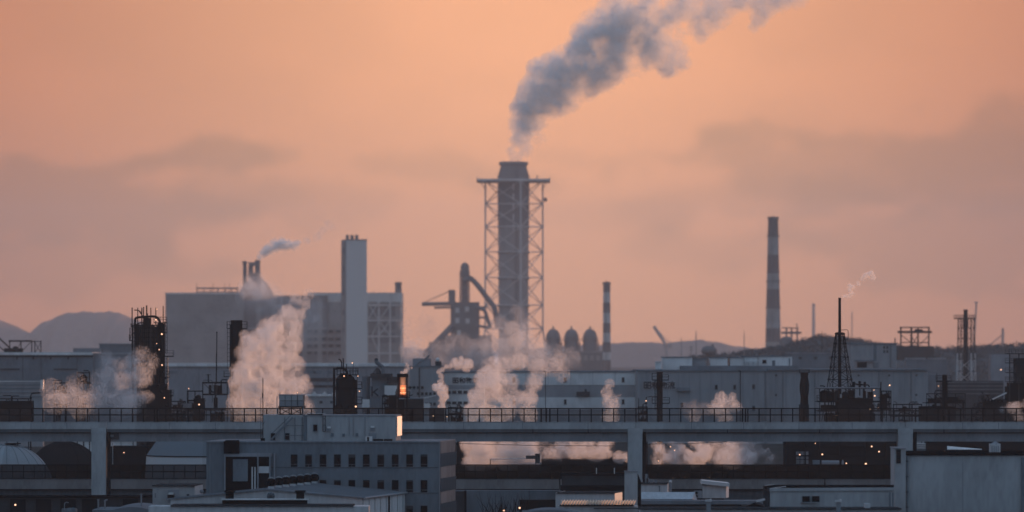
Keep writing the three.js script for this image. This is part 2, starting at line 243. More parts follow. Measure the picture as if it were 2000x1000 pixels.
// ---------- ground and far hills ----------
{
  const g = new THREE.PlaneGeometry(11000, 12500, 40, 40); g.rotateX(-Math.PI / 2); const uv = g.attributes.uv; for (let i = 0; i < uv.count; i++) uv.setXY(i, uv.getX(i) * 11000, uv.getY(i) * 12500);
  const m = put(scene, 'ground', g, M.ground); m.position.set(0, 0, -6000); tag(m, 'dark paved ground of the industrial flats below the plants', null, null, 'structure');
}
function ridge(name, label, D, prof, depth, mat, rough, seed) {
  const pts = [], step = 5; for (let i = 0; i + 1 < prof.length; i++) for (let x = prof[i][0]; x < prof[i + 1][0]; x += step) { const k = (x - prof[i][0]) / (prof[i + 1][0] - prof[i][0]), s = k * k * (3 - 2 * k) * 0.6 + k * 0.4; pts.push([x, prof[i][1] + (prof[i + 1][1] - prof[i][1]) * s]); }
  const rows = 7, pos = [], uv = [], idx = [];
  pts.forEach(([px, py], i) => { const yt = Y(py, D) + rough * (fbm(px * 0.05, seed, 1, 4) - 0.5) * 2 + rough * 0.6 * (noise3(px * 0.3, seed, 4) - 0.5); for (let k = 0; k < rows; k++) { const q = (k / (rows - 1)) * 2 - 1, h = Math.max(0, yt) * (1 - q * q) ** 0.7, z = -D - q * depth + (fbm(px * 0.03, q * 2, seed, 3) - 0.5) * depth * 0.4; pos.push(X(px, D), h - (Math.abs(q) === 1 ? 0.5 : 0), z); uv.push(X(px, D), z); if (i && k) { const a = (i - 1) * rows + k - 1, b = i * rows + k - 1; idx.push(a, b, a + 1, b, b + 1, a + 1); } } });
  const g = new THREE.BufferGeometry(); g.setAttribute('position', new THREE.Float32BufferAttribute(pos, 3)); g.setAttribute('uv', new THREE.Float32BufferAttribute(uv, 2)); g.setIndex(idx); g.computeVertexNormals();
  return tag(put(scene, numbered(name), g, mat), label, null, null, 'structure');
}
ridge('mountains', 'hazy blue mountains with a broad flat hump on the left horizon', 9800, [[-500, 640], [-200, 632], [-90, 612], [0, 628], [30, 642], [60, 650], [78, 646], [100, 626], [125, 617], [150, 611], [165, 607], [212, 607], [232, 612], [262, 623], [330, 645], [460, 668], [700, 676], [900, 684]], 700, M.hill, 6, 3);
ridge('hills', 'low hazy hills in the distance beyond the middle chimneys', 9000, [[1000, 684], [1120, 676], [1195, 672], [1250, 668], [1290, 670], [1340, 668], [1370, 664], [1400, 668], [1430, 677], [1480, 680], [1600, 684], [1900, 690], [2300, 684]], 600, M.hill, 4, 8);
const bankHill = ridge('wooded_hill', 'dark wooded hillside rising behind the warehouses on the right', 2700, [[1330, 702], [1400, 697], [1440, 690], [1480, 686], [1530, 680], [1560, 668], [1600, 660], [1640, 661], [1670, 667], [1715, 676], [1760, 682], [1820, 684], [1880, 682], [1950, 678], [2010, 675], [2150, 668], [2400, 660]], 170, M.slope, 0.8, 5);
{ // trees on that hillside, one mass
  const r = rng(31), pos = [], D = 2700, prof = [[1330, 702], [1400, 697], [1480, 686], [1530, 680], [1560, 668], [1600, 660], [1640, 661], [1670, 667], [1715, 676], [1820, 684], [1950, 678], [2010, 675], [2150, 668]];
  const top = (px) => { for (let i = 0; i + 1 < prof.length; i++) if (px <= prof[i + 1][0]) { const k = (px - prof[i][0]) / (prof[i + 1][0] - prof[i][0]); return prof[i][1] + (prof[i + 1][1] - prof[i][1]) * k; } return 668; };
  for (let c = 0; c < 1500; c++) {
    const px = 1335 + r() * 800, q = r(), z = q * 150, yr = Y(top(px), D) * (1 - (q * 0.92) ** 2) ** 0.7, R = 1.3 + r() * 2, cx = X(px, D), cy = yr + R * 0.2;
    for (let i = 0; i < 34; i++) { const a = 6.2832 * r(), u = 2 * r() - 1, w = Math.sqrt(1 - u * u), k = R * (0.55 + 0.5 * r()), x = cx + w * Math.cos(a) * k, y = cy + u * k * 0.8, zz = -D + z + w * Math.sin(a) * k; for (let j = 0; j < 3; j++) pos.push(x + (r() - 0.5) * 1.8, y + (r() - 0.5) * 1.6, zz + (r() - 0.5) * 1.8); }
  }
  const g = new THREE.BufferGeometry(); g.setAttribute('position', new THREE.Float32BufferAttribute(pos, 3));
  tag(put(scene, 'woodland', g, M.wood), 'dense dark trees covering the hillside behind the right warehouse', 'woodland', null, 'stuff');
}

// ---------- far plant: main chimney ----------
{
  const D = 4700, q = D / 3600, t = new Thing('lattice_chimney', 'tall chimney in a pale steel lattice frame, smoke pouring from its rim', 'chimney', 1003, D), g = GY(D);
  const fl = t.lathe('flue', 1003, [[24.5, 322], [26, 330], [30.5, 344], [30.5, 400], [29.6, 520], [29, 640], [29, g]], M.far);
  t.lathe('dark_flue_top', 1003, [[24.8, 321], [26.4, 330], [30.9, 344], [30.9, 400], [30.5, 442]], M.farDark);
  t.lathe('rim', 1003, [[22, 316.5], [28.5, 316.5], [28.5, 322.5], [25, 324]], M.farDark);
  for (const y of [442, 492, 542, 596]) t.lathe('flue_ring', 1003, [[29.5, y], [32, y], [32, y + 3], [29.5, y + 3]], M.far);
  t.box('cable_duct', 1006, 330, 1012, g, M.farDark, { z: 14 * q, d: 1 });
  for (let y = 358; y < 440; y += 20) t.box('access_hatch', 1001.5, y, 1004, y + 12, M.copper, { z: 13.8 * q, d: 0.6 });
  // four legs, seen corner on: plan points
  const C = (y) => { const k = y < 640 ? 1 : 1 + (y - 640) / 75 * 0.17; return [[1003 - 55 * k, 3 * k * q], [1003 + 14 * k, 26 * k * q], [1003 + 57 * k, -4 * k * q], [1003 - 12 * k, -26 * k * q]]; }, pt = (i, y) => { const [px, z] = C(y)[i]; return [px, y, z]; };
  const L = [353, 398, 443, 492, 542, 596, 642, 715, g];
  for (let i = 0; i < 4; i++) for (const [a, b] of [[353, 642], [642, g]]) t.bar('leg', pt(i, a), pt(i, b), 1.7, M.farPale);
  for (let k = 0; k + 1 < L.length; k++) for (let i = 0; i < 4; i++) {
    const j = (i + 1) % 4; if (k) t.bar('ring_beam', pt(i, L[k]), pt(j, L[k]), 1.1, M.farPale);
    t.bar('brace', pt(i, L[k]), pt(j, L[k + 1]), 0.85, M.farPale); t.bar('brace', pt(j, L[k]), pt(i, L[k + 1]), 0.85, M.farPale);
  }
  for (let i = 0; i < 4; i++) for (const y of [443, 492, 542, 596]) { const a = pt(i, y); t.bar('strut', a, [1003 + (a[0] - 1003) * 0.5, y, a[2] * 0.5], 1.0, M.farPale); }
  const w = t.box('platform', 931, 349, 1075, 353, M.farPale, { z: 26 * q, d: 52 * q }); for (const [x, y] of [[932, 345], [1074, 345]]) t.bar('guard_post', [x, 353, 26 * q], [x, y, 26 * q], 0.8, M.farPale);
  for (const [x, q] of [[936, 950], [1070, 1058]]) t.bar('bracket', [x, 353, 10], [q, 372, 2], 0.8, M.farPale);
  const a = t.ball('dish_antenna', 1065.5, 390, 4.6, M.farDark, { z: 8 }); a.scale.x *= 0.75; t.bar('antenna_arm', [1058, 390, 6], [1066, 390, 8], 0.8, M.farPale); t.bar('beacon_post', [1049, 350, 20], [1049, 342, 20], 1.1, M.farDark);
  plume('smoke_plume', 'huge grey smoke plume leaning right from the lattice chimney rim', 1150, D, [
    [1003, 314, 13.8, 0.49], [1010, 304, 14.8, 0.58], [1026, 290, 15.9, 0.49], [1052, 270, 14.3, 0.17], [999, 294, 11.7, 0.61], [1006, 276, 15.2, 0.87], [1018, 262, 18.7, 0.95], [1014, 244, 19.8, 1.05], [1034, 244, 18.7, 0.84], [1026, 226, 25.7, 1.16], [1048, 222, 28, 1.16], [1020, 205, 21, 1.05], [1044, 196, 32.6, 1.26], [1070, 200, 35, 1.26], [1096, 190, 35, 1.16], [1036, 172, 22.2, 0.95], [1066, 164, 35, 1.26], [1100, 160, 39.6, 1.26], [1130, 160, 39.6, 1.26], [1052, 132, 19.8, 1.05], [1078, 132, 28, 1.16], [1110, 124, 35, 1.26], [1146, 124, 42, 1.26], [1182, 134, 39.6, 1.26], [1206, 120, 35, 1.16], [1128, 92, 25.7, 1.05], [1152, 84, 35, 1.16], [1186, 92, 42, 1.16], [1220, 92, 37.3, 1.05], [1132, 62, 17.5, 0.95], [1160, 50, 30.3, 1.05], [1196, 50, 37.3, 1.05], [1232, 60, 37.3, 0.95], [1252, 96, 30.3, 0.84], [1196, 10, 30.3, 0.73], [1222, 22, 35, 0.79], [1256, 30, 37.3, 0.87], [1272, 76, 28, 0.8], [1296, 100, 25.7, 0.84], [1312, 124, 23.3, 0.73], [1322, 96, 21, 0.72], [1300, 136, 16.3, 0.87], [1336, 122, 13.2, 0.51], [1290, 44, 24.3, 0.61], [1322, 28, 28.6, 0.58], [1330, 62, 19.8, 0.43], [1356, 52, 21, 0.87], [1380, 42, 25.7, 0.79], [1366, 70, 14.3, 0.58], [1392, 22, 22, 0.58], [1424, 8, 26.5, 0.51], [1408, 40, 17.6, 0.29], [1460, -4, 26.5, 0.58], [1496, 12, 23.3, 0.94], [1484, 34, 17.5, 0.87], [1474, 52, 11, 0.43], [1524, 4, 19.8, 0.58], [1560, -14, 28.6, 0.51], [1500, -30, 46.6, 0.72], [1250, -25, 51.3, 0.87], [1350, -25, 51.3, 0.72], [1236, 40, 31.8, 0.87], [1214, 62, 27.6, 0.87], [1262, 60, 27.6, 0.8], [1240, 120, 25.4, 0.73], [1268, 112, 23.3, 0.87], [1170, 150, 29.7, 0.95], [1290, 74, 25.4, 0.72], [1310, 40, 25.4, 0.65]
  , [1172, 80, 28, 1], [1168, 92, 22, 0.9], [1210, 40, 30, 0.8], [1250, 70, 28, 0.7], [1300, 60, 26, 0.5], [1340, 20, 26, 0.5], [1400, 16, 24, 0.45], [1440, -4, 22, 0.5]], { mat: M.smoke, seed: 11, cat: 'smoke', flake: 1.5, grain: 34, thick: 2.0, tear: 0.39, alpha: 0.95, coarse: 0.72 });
}

// ---------- far plant: power block, slab tower, blast furnace, stoves, striped chimneys ----------
{
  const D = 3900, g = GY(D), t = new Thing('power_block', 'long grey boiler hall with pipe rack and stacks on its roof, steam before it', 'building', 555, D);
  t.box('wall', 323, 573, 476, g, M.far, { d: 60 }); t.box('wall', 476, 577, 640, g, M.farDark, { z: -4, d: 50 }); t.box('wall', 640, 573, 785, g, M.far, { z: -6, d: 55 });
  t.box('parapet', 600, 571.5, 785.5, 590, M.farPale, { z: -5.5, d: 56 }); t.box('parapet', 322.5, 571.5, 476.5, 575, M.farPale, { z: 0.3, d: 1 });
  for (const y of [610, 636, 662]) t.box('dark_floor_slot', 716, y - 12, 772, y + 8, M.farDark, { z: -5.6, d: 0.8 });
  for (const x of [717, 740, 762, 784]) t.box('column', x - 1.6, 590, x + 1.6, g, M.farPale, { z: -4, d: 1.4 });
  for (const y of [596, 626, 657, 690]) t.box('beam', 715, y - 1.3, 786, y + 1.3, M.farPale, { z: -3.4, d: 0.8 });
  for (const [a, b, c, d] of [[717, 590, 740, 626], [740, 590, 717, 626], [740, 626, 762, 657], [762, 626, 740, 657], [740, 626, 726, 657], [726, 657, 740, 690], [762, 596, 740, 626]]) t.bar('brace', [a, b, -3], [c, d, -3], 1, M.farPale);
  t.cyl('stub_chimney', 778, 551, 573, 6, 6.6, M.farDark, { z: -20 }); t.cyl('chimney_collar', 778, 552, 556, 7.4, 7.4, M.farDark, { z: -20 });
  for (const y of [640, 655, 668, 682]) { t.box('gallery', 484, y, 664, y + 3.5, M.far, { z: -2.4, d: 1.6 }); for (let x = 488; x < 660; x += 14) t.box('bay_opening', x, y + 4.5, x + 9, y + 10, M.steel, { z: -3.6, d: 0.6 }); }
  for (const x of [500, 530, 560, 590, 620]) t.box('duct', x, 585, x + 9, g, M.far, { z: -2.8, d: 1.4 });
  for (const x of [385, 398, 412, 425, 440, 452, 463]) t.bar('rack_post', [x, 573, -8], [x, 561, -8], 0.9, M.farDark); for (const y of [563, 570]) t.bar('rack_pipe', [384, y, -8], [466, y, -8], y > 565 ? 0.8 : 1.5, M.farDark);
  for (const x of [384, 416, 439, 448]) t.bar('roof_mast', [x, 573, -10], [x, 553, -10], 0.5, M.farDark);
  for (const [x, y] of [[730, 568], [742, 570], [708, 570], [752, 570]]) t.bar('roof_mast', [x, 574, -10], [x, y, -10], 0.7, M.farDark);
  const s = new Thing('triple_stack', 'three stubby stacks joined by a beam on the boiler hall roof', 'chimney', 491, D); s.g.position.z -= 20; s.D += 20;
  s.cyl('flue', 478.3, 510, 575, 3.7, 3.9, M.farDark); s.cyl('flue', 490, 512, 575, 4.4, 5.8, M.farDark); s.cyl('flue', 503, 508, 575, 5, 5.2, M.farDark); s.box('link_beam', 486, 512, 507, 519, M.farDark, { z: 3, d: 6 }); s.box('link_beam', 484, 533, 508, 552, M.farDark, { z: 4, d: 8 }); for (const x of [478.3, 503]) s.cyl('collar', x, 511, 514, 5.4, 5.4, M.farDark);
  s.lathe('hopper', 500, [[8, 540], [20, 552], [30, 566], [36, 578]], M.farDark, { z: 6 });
  plume('smoke_plume', 'small blue grey smoke puff drifting right from the triple stack', 550, 3930, [[507, 502, 5, 0.9], [512, 496, 7.5, 1], [519, 490, 9, 1], [528, 485, 10.5, 1.05], [538, 479, 12, 1], [550, 476, 12, 0.95], [561, 479, 10, 1], [572, 480, 8, 0.8], [582, 475, 6, 0.6], [600, 470, 6, 0.25], [622, 462, 9, 0.12], [642, 442, 13, 0.1], [630, 452, 9, 0.1]], { mat: M.smoke, seed: 5, cat: 'smoke', flake: 1.2, grain: 10, tear: 0.36, thick: 3.4, alpha: 0.7 });
  plume('steam_veil', 'pale hazy steam veil round the blast furnace foot and lattice chimney base', 960, 4150, [[860, 690, 26, 0.405], [900, 680, 26, 0.405], [935, 690, 26, 0.675], [965, 670, 28, 0.675], [1000, 680, 34, 0.81], [1010, 640, 26, 0.6075], [1040, 690, 30, 0.675], [980, 640, 22, 0.405], [1012, 610, 14, 0.405], [1075, 700, 26, 0.4725], [1110, 705, 24, 0.3375], [835, 640, 24, 0.216]], { mat: M.faint, seed: 61, flake: 1.7, grain: 30, tear: 0.36, thick: 1.3 });
  plume('steam_veil', 'thin grey steam veil over the boiler hall roof below the stacks', 505, 3850, [[485, 562, 18, 0.35], [505, 556, 24, 0.5], [525, 570, 22, 0.45], [495, 580, 28, 0.4], [530, 590, 30, 0.4], [565, 600, 26, 0.35], [600, 640, 34, 0.3], [615, 600, 24, 0.25]], { mat: M.faint, seed: 6, flake: 1.6, grain: 26, tear: 0.36, thick: 1.9 });
}
{
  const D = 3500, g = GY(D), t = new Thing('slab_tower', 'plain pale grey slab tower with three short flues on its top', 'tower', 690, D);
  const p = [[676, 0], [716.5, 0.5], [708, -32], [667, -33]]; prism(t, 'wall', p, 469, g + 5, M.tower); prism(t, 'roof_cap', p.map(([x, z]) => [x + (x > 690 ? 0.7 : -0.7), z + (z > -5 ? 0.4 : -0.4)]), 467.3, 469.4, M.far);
  side(t, 'shaded_panel', [667, -33], [676, 0], 470, g, M.far, { off: 0.2 }); for (const y of [484, 520, 566, 605, 640]) side(t, 'vent_slot', [668.5, -28], [674, -8], y, y + 9, M.farDark, { off: 0.4 });  // darker side panel carries the shade of the narrow face in its colour
  for (const x of [678.5, 687.6, 696.6]) { t.cyl('flue', x, 459, 470, 3.1, 3.5, M.farDark, { z: -12, n: 14 }); t.cyl('flue_collar', x, 459.5, 461.5, 3.6, 3.6, M.farDark, { z: -12, n: 14 }); }
}
{
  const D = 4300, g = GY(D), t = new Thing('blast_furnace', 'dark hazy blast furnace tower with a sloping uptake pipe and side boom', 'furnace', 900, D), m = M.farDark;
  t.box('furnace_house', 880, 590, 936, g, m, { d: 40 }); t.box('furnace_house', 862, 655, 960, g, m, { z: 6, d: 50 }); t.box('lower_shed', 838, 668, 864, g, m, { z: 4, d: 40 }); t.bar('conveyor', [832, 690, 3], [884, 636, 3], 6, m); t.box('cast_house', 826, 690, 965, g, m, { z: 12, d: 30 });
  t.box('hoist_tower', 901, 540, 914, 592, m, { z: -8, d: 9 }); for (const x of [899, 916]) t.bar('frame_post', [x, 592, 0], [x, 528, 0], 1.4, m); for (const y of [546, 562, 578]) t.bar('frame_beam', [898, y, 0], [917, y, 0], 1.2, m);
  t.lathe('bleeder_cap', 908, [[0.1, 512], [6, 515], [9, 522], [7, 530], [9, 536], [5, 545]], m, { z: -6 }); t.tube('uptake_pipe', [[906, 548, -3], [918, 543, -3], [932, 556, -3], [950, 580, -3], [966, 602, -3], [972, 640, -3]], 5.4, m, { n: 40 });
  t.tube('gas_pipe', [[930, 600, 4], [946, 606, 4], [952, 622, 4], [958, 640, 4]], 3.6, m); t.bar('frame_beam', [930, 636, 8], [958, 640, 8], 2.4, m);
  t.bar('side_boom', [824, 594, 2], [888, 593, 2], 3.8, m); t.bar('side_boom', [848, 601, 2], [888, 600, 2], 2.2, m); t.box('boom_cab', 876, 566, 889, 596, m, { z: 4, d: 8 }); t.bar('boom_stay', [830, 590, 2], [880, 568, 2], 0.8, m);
  for (const [x, y] of [[893, 606], [912, 604], [893, 626], [913, 627], [896, 650]]) t.box('lit_opening', x - 4, y - 5, x + 4, y + 5, M.farPale, { z: 0.6, d: 0.8 });  // pale boxes without emission stand in for lit openings
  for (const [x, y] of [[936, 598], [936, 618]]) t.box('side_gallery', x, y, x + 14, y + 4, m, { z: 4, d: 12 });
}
{
  const D = 4400, g = GY(D), t0 = new Thing('stove_shed', 'low dark plant building below the three domed stoves', 'building', 1120, D - 20);
  t0.box('wall', 1062, 688, 1180, g, M.farDark, { d: 30 }); t0.box('roof', 1061, 686, 1181, 689, M.far, { z: 0.5, d: 31 }); for (let x = 1068; x < 1176; x += 12) t0.box('bay_panel', x, 694, x + 8, 704, M.far, { z: 0.4, d: 0.5 });
  const where = ['nearest the lattice chimney', 'in the middle of three', 'nearest the striped chimney'];
  [1080.5, 1116, 1152.5].forEach((x, i) => {
    const t = new Thing('domed_stove', 'dark domed hot blast stove ' + where[i], 'stove', x, D, { group: 'domed stoves in a row' }), R = 14.2;
    t.lathe('shell', x, [[R * 0.93, 662], [R, 672], [R * 0.96, 690], [R * 0.96, g]], M.farDark); t.lathe('dome', x, [[0.05, 642], [R * 0.4, 643.2], [R * 0.75, 648], [R * 0.97, 656], [R * 1.02, 663], [R * 0.93, 664]], M.farDark); t.cyl('vent', x, 637, 643, 1.6, 1.8, M.farDark); t.deck(x - R - 2, x + R + 2, 665, M.farDark, { z: 7, d: 12, h: 2.2 });
    t.bar('pipe', [x + R + 2, 668, 2], [x + R + 2, 706, 2], 1.4, M.farDark);
  });
}
function stripedChimney(px, D, top, bands, r0, r1, label, ring, pale) {
  const g = GY(D), t = new Thing('striped_chimney', label, 'chimney', px, D, { group: 'striped chimneys' }), b = [top, ...bands, g], y1 = bands[bands.length - 1];
  for (let i = 0; i + 1 < b.length; i++) { const R = (y) => r0 + (r1 - r0) * Math.min(1.15, (y - top) / (y1 - top)); t.cyl(i % 2 ? 'white_band' : 'dark_band', px, b[i], b[i + 1], R(b[i]), R(b[i + 1]), i % 2 ? pale : M.redfar); }
  t.cyl('lip', px, top - 1.5, top + 4, r0 * 1.13, r0 * 1.1, M.farDark); for (const y of ring) t.cyl('walkway_ring', px, y, y + 2.4, r0 * 1.25 + (y - top) / 60, r0 * 1.25 + (y - top) / 60, M.farDark); t.bar('lightning_rod', [px, top, 0], [px, top - 6, 0], 0.5, M.farDark); t.bar('ladder_rail', [px - r0 * 0.2, top, S(r0, D)], [px - r1 * 0.2, y1, S(r1, D) + 0.6], 0.5, M.farDark);
  return t;
}
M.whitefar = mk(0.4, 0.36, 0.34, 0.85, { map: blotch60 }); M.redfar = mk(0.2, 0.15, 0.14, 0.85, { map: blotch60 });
stripedChimney(1510, 4000, 425, [461, 498, 534, 565, 603, 641, 668], 9.8, 15, 'tall striped chimney standing alone on the right, wide at its foot', [460, 548, 600], M.whitefar);
stripedChimney(1185, 4300, 552, [571, 591, 611, 631, 650, 668, 688, 703], 6.8, 8.2, 'short striped chimney between the domed stoves and the hills', [553], M.farPale);
// pale far things
{
  const c = new Thing('pale_chimney', 'very faint thin chimney in the haze left of the black derrick stack', 'chimney', 1589, 9500); c.cyl('shaft', 1589, 594, GY(9500), 2.6, 4, M.far); c.cyl('lip', 1589, 593, 597, 3.3, 3.3, M.far);
  const j = new Thing('crane_jib', 'faint tilted crane jib above the hazy hills', 'crane', 1290, 7000); j.bar('jib', [1277, 637, 0], [1301, 674, 0], 3.2, M.far); j.bar('tower', [1301, 670, 0], [1302, GY(7000), 0], 3, M.far); j.bar('tie', [1277, 637, 0], [1310, 672, 0], 0.7, M.far); j.box('machine_house', 1296, 672, 1312, 680, M.far, { d: 6 });
  const k = new Thing('crane_mast', 'faint harbour crane post with a diagonal stay far right', 'crane', 1958, 5200); k.bar('mast', [1958.5, 641, 0], [1958.5, GY(5200), 0], 2.2, M.far, { square: true }); k.bar('jib', [1930, 677, 0], [1957, 654, 0], 1.1, M.far); k.bar('stay', [1933, 678, 0], [1957, 668, 0], 0.6, M.far); k.box('cab', 1942, 676, 1950, 682, M.far, { d: 6 });
  const p = new Thing('leaning_jib', 'faint leaning crane jib behind the dark lattice stack', 'crane', 1903, 4800); p.bar('jib', [1907, 590, 0], [1901, 700, 0], 1.7, M.far); p.bar('jib_head', [1903, 590, 0], [1910, 591, 0], 1.3, M.far); p.bar('tower', [1901, 698, 0], [1901, GY(4800), 0], 3.4, M.far);
  const mast = (px, top, D, r, label, m = M.far) => { const q = new Thing('thin_mast', label, 'mast', px, D, { group: 'thin masts on the horizon' }); q.bar('pole', [px, top, 0], [px, GY(D), 0], r, m); q.bar('tip', [px, top, 0], [px, top - 5, 0], r * 0.5, m); q.bar('cross_arm', [px - 3.4 * r, top + 8, 0], [px + 3.4 * r, top + 8, 0], r * 0.5, m); };
  mast(1331, 662, 3000, 0.7, 'short thin mast above the low roof huts, left of two'); mast(1359.5, 650, 2800, 0.8, 'tall thin mast beside the dark mushroom water tower'); mast(1453.5, 650, 2600, 0.7, 'thin mast left of the tall striped chimney'); mast(1664, 612, 5000, 0.9, 'faint thin mast right of the black derrick stack'); mast(1605.5, 650, 2100, 0.6, 'thin dark mast on the trees left of the derrick', M.iron);
  const e = new Thing('power_pole', 'small double armed power pole on the middle horizon', 'pole', 1350, 2900); e.bar('pole', [1350, 676, 0], [1350, GY(2900), 0], 0.8, M.far); for (const y of [677, 683]) e.bar('cross_arm', [1346, y, 0], [1354, y, 0], 0.6, M.far);
  const w = new Thing('water_tower', 'dark mushroom shaped water tower behind the low roof huts', 'water tower', 1385, 2500); w.lathe('tank', 1385, [[0.1, 675], [6, 675.5], [13, 679], [16, 686], [13, 691], [4, 695]], M.farDark); w.cyl('stem', 1385, 692, GY(2500), 3.6, 4.4, M.farDark); w.ball('ladder_cage', 1398, 685, 2.6, M.farDark); w.cyl('vent', 1392, 672, 677, 2, 2.4, M.farDark);
}
{ // steel gantry on the hill brow, and its small twin left
  const t = new Thing('steel_gantry', 'open steel gantry frame with a heavy top beam on the hill brow', 'gantry', 1786, 2150), g = 700; const m = M.iron;
  for (const x of [1759.5, 1780, 1793, 1814]) for (const z of [0, -9]) t.bar('post', [x, x === 1759.5 || x === 1814 ? 639 : 640, z], [x, g, z], x === 1780 ? 1.8 : 1.4, m, { square: true });
  t.bar('top_beam', [1757, 639.5, 0], [1816, 639.5, 0], 1.1, m, { square: true }); t.bar('heavy_beam', [1753, 648.5, 0], [1820, 648.5, 0], 2.2, m, { square: true }); t.bar('heavy_beam', [1753, 648.5, -9], [1820, 648.5, -9], 2.2, m, { square: true }); t.bar('cross_beam', [1758, 669, 0], [1815, 669, 0], 0.9, m, { square: true }); t.box('trolley', 1788, 643, 1802, 649, m, { z: 2, d: 6 });
  for (const [a, b, c, d] of [[1761, 655, 1779, 669], [1779, 655, 1793, 676], [1793, 655, 1780, 676], [1814, 655, 1794, 676]]) t.bar('brace', [a, b, 0], [c, d, 0], 0.7, m); t.bar('side_mast', [1748, 660, 0], [1748, g, 0], 1.2, m); t.box('engine_shed', 1752, 676, 1824, 704, M.dim, { z: 6, d: 14 });
  const u = new Thing('steel_gantry', 'hazy broken gantry frame beside the tall striped chimney foot', 'gantry', 1545, 2900); for (const x of [1536, 1546, 1557]) u.bar('post', [x, 641, 0], [x, 700, 0], 1.5, M.farDark, { square: true }); u.bar('top_beam', [1528, 640, 0], [1560, 641, 0], 1, M.farDark, { square: true }); u.bar('heavy_beam', [1526, 650, 0], [1565, 650, 0], 2.2, M.farDark, { square: true }); u.bar('side_mast', [1556, 632, 0], [1557, 642, 0], 1, M.farDark); u.lathe('tank', 1536, [[0.1, 657], [8, 658], [13, 664], [13, 702]], M.farDark);
}
{ // second lattice stack on the right
  const D = 2000, t = new Thing('lattice_stack', 'slim dark stack in a square lattice frame on the right, with a paler lower frame', 'chimney', 1887, D), g = GY(D), m = M.iron;
  t.cyl('flue', 1886, 605, g, 4, 5.5, M.steel); t.cyl('flue_sleeve', 1886, 622, 640, 5.2, 5.4, M.steel); t.cyl('lip', 1886, 604.5, 607.5, 4.6, 4.4, M.steel);
  const C = (y) => { const k = 1 + Math.max(0, y - 640) * 0.0018; return [[1887 - 15.5 * k, 3.4 * k], [1887 + 9 * k, 4.6 * k], [1887 + 16 * k, -3 * k], [1887 - 9 * k, -4.6 * k]]; }, pt = (i, y) => [C(y)[i][0], y, C(y)[i][1]], L = [621, 641, 661, 681, 702, 725, 750, 778, g];
  for (let i = 0; i < 4; i++) t.bar('leg', pt(i, 621), pt(i, 690), 1, m); for (let i = 0; i < 4; i++) t.bar('leg', pt(i, 690), pt(i, g), 1, M.panel); for (let k = 0; k + 1 < L.length; k++) for (let i = 0; i < 4; i++) { const j = (i + 1) % 4; t.bar('ring_beam', pt(i, L[k]), pt(j, L[k]), 0.7, m); t.bar('brace', pt(i, L[k]), pt(j, L[k + 1]), 0.5, L[k] < 690 ? m : M.panel); t.bar('brace', pt(j, L[k]), pt(i, L[k + 1]), 0.5, L[k] < 690 ? m : M.panel); }
  t.deck(1867, 1906, 620.5, m, { z: 5, d: 10, t: 2.2, h: 1.3 });
}

// ---------- middle distance: left halls, right warehouse ----------
{
  const t = new Thing('long_hall', 'long slate grey factory hall across the left edge with a pale roof line', 'building', 120, 1550), g = GY(1550);
  t.box('wall', -160, 692, 182, g, M.slate, { d: 30 }); t.box('wall', 182, 692, 318, g, M.grey, { z: -2, d: 8 }); t.box('roof_edge', -161, 688, 180, 693.5, M.panel, { z: 0.8, d: 31 }); t.box('gutter', -160, 693.5, 182, 697, M.steel, { z: 0.5, d: 0.4 }); t.box('roof_edge', 180, 689, 318.5, 692.5, M.panelGrey, { z: -1.6, d: 8.5 });
  t.box('dark_strip', -100, 720, 38, 722.5, M.dim, { z: 0.3, d: 0.3 }); t.box('dark_strip', 105, 720, 150, 722.5, M.dim, { z: 0.3, d: 0.3 }); for (const x of [-20, 44, 80, 150]) t.box('wall_seam', x, 698, x + 0.8, g, M.dim, { z: 0.15, d: 0.15 }); for (const x of [32, 64, 98, 132]) t.box('gutter_bracket', x, 696, x + 2, 702, M.steel, { z: 0.5, d: 0.4 });
  const b = new Thing('roof_block', 'plain low block on the skyline behind the left factory hall', 'building', 205, 1800); b.box('wall', 143, 680, 196, GY(1800), M.grey, { d: 20 }); b.box('wall', 194, 671.5, 262, GY(1800), M.slate, { z: -3, d: 20 }); b.box('roof_edge', 193, 670.5, 263, 672.5, M.panelGrey, { z: -2.6, d: 21 });
  const c = new Thing('roof_gantry', 'dark steel crane gantry frame with a sloping jib on the left hall roof', 'gantry', 45, 1575), m = M.rust;
  for (const x of [19, 41, 62, 68, 80]) c.bar('post', [x, 665, 0], [x, 690, 0], 0.9, m, { square: true }); c.bar('beam', [17, 666, 0], [63, 666, 0], 1.6, m, { square: true }); c.bar('beam', [63, 667, 0], [81, 667, 0], 0.9, m, { square: true }); for (const [x0, y0, x1, y1] of [[41, 668, 30, 690], [41, 688, 60, 668], [68, 668, 80, 690], [80, 668, 68, 690]]) c.bar('brace', [x0, y0, 0], [x1, y1, 0], 0.6, m);
  c.bar('jib', [-30, 634, 2], [26, 686, 2], 1.5, m); c.bar('jib', [-30, 652, 2], [14, 690, 2], 1, m); c.box('winch_house', 8, 680, 42, 690, m, { z: 3, d: 5 }); c.ball('sheave', 30, 682, 6, m, { z: 3 });
}
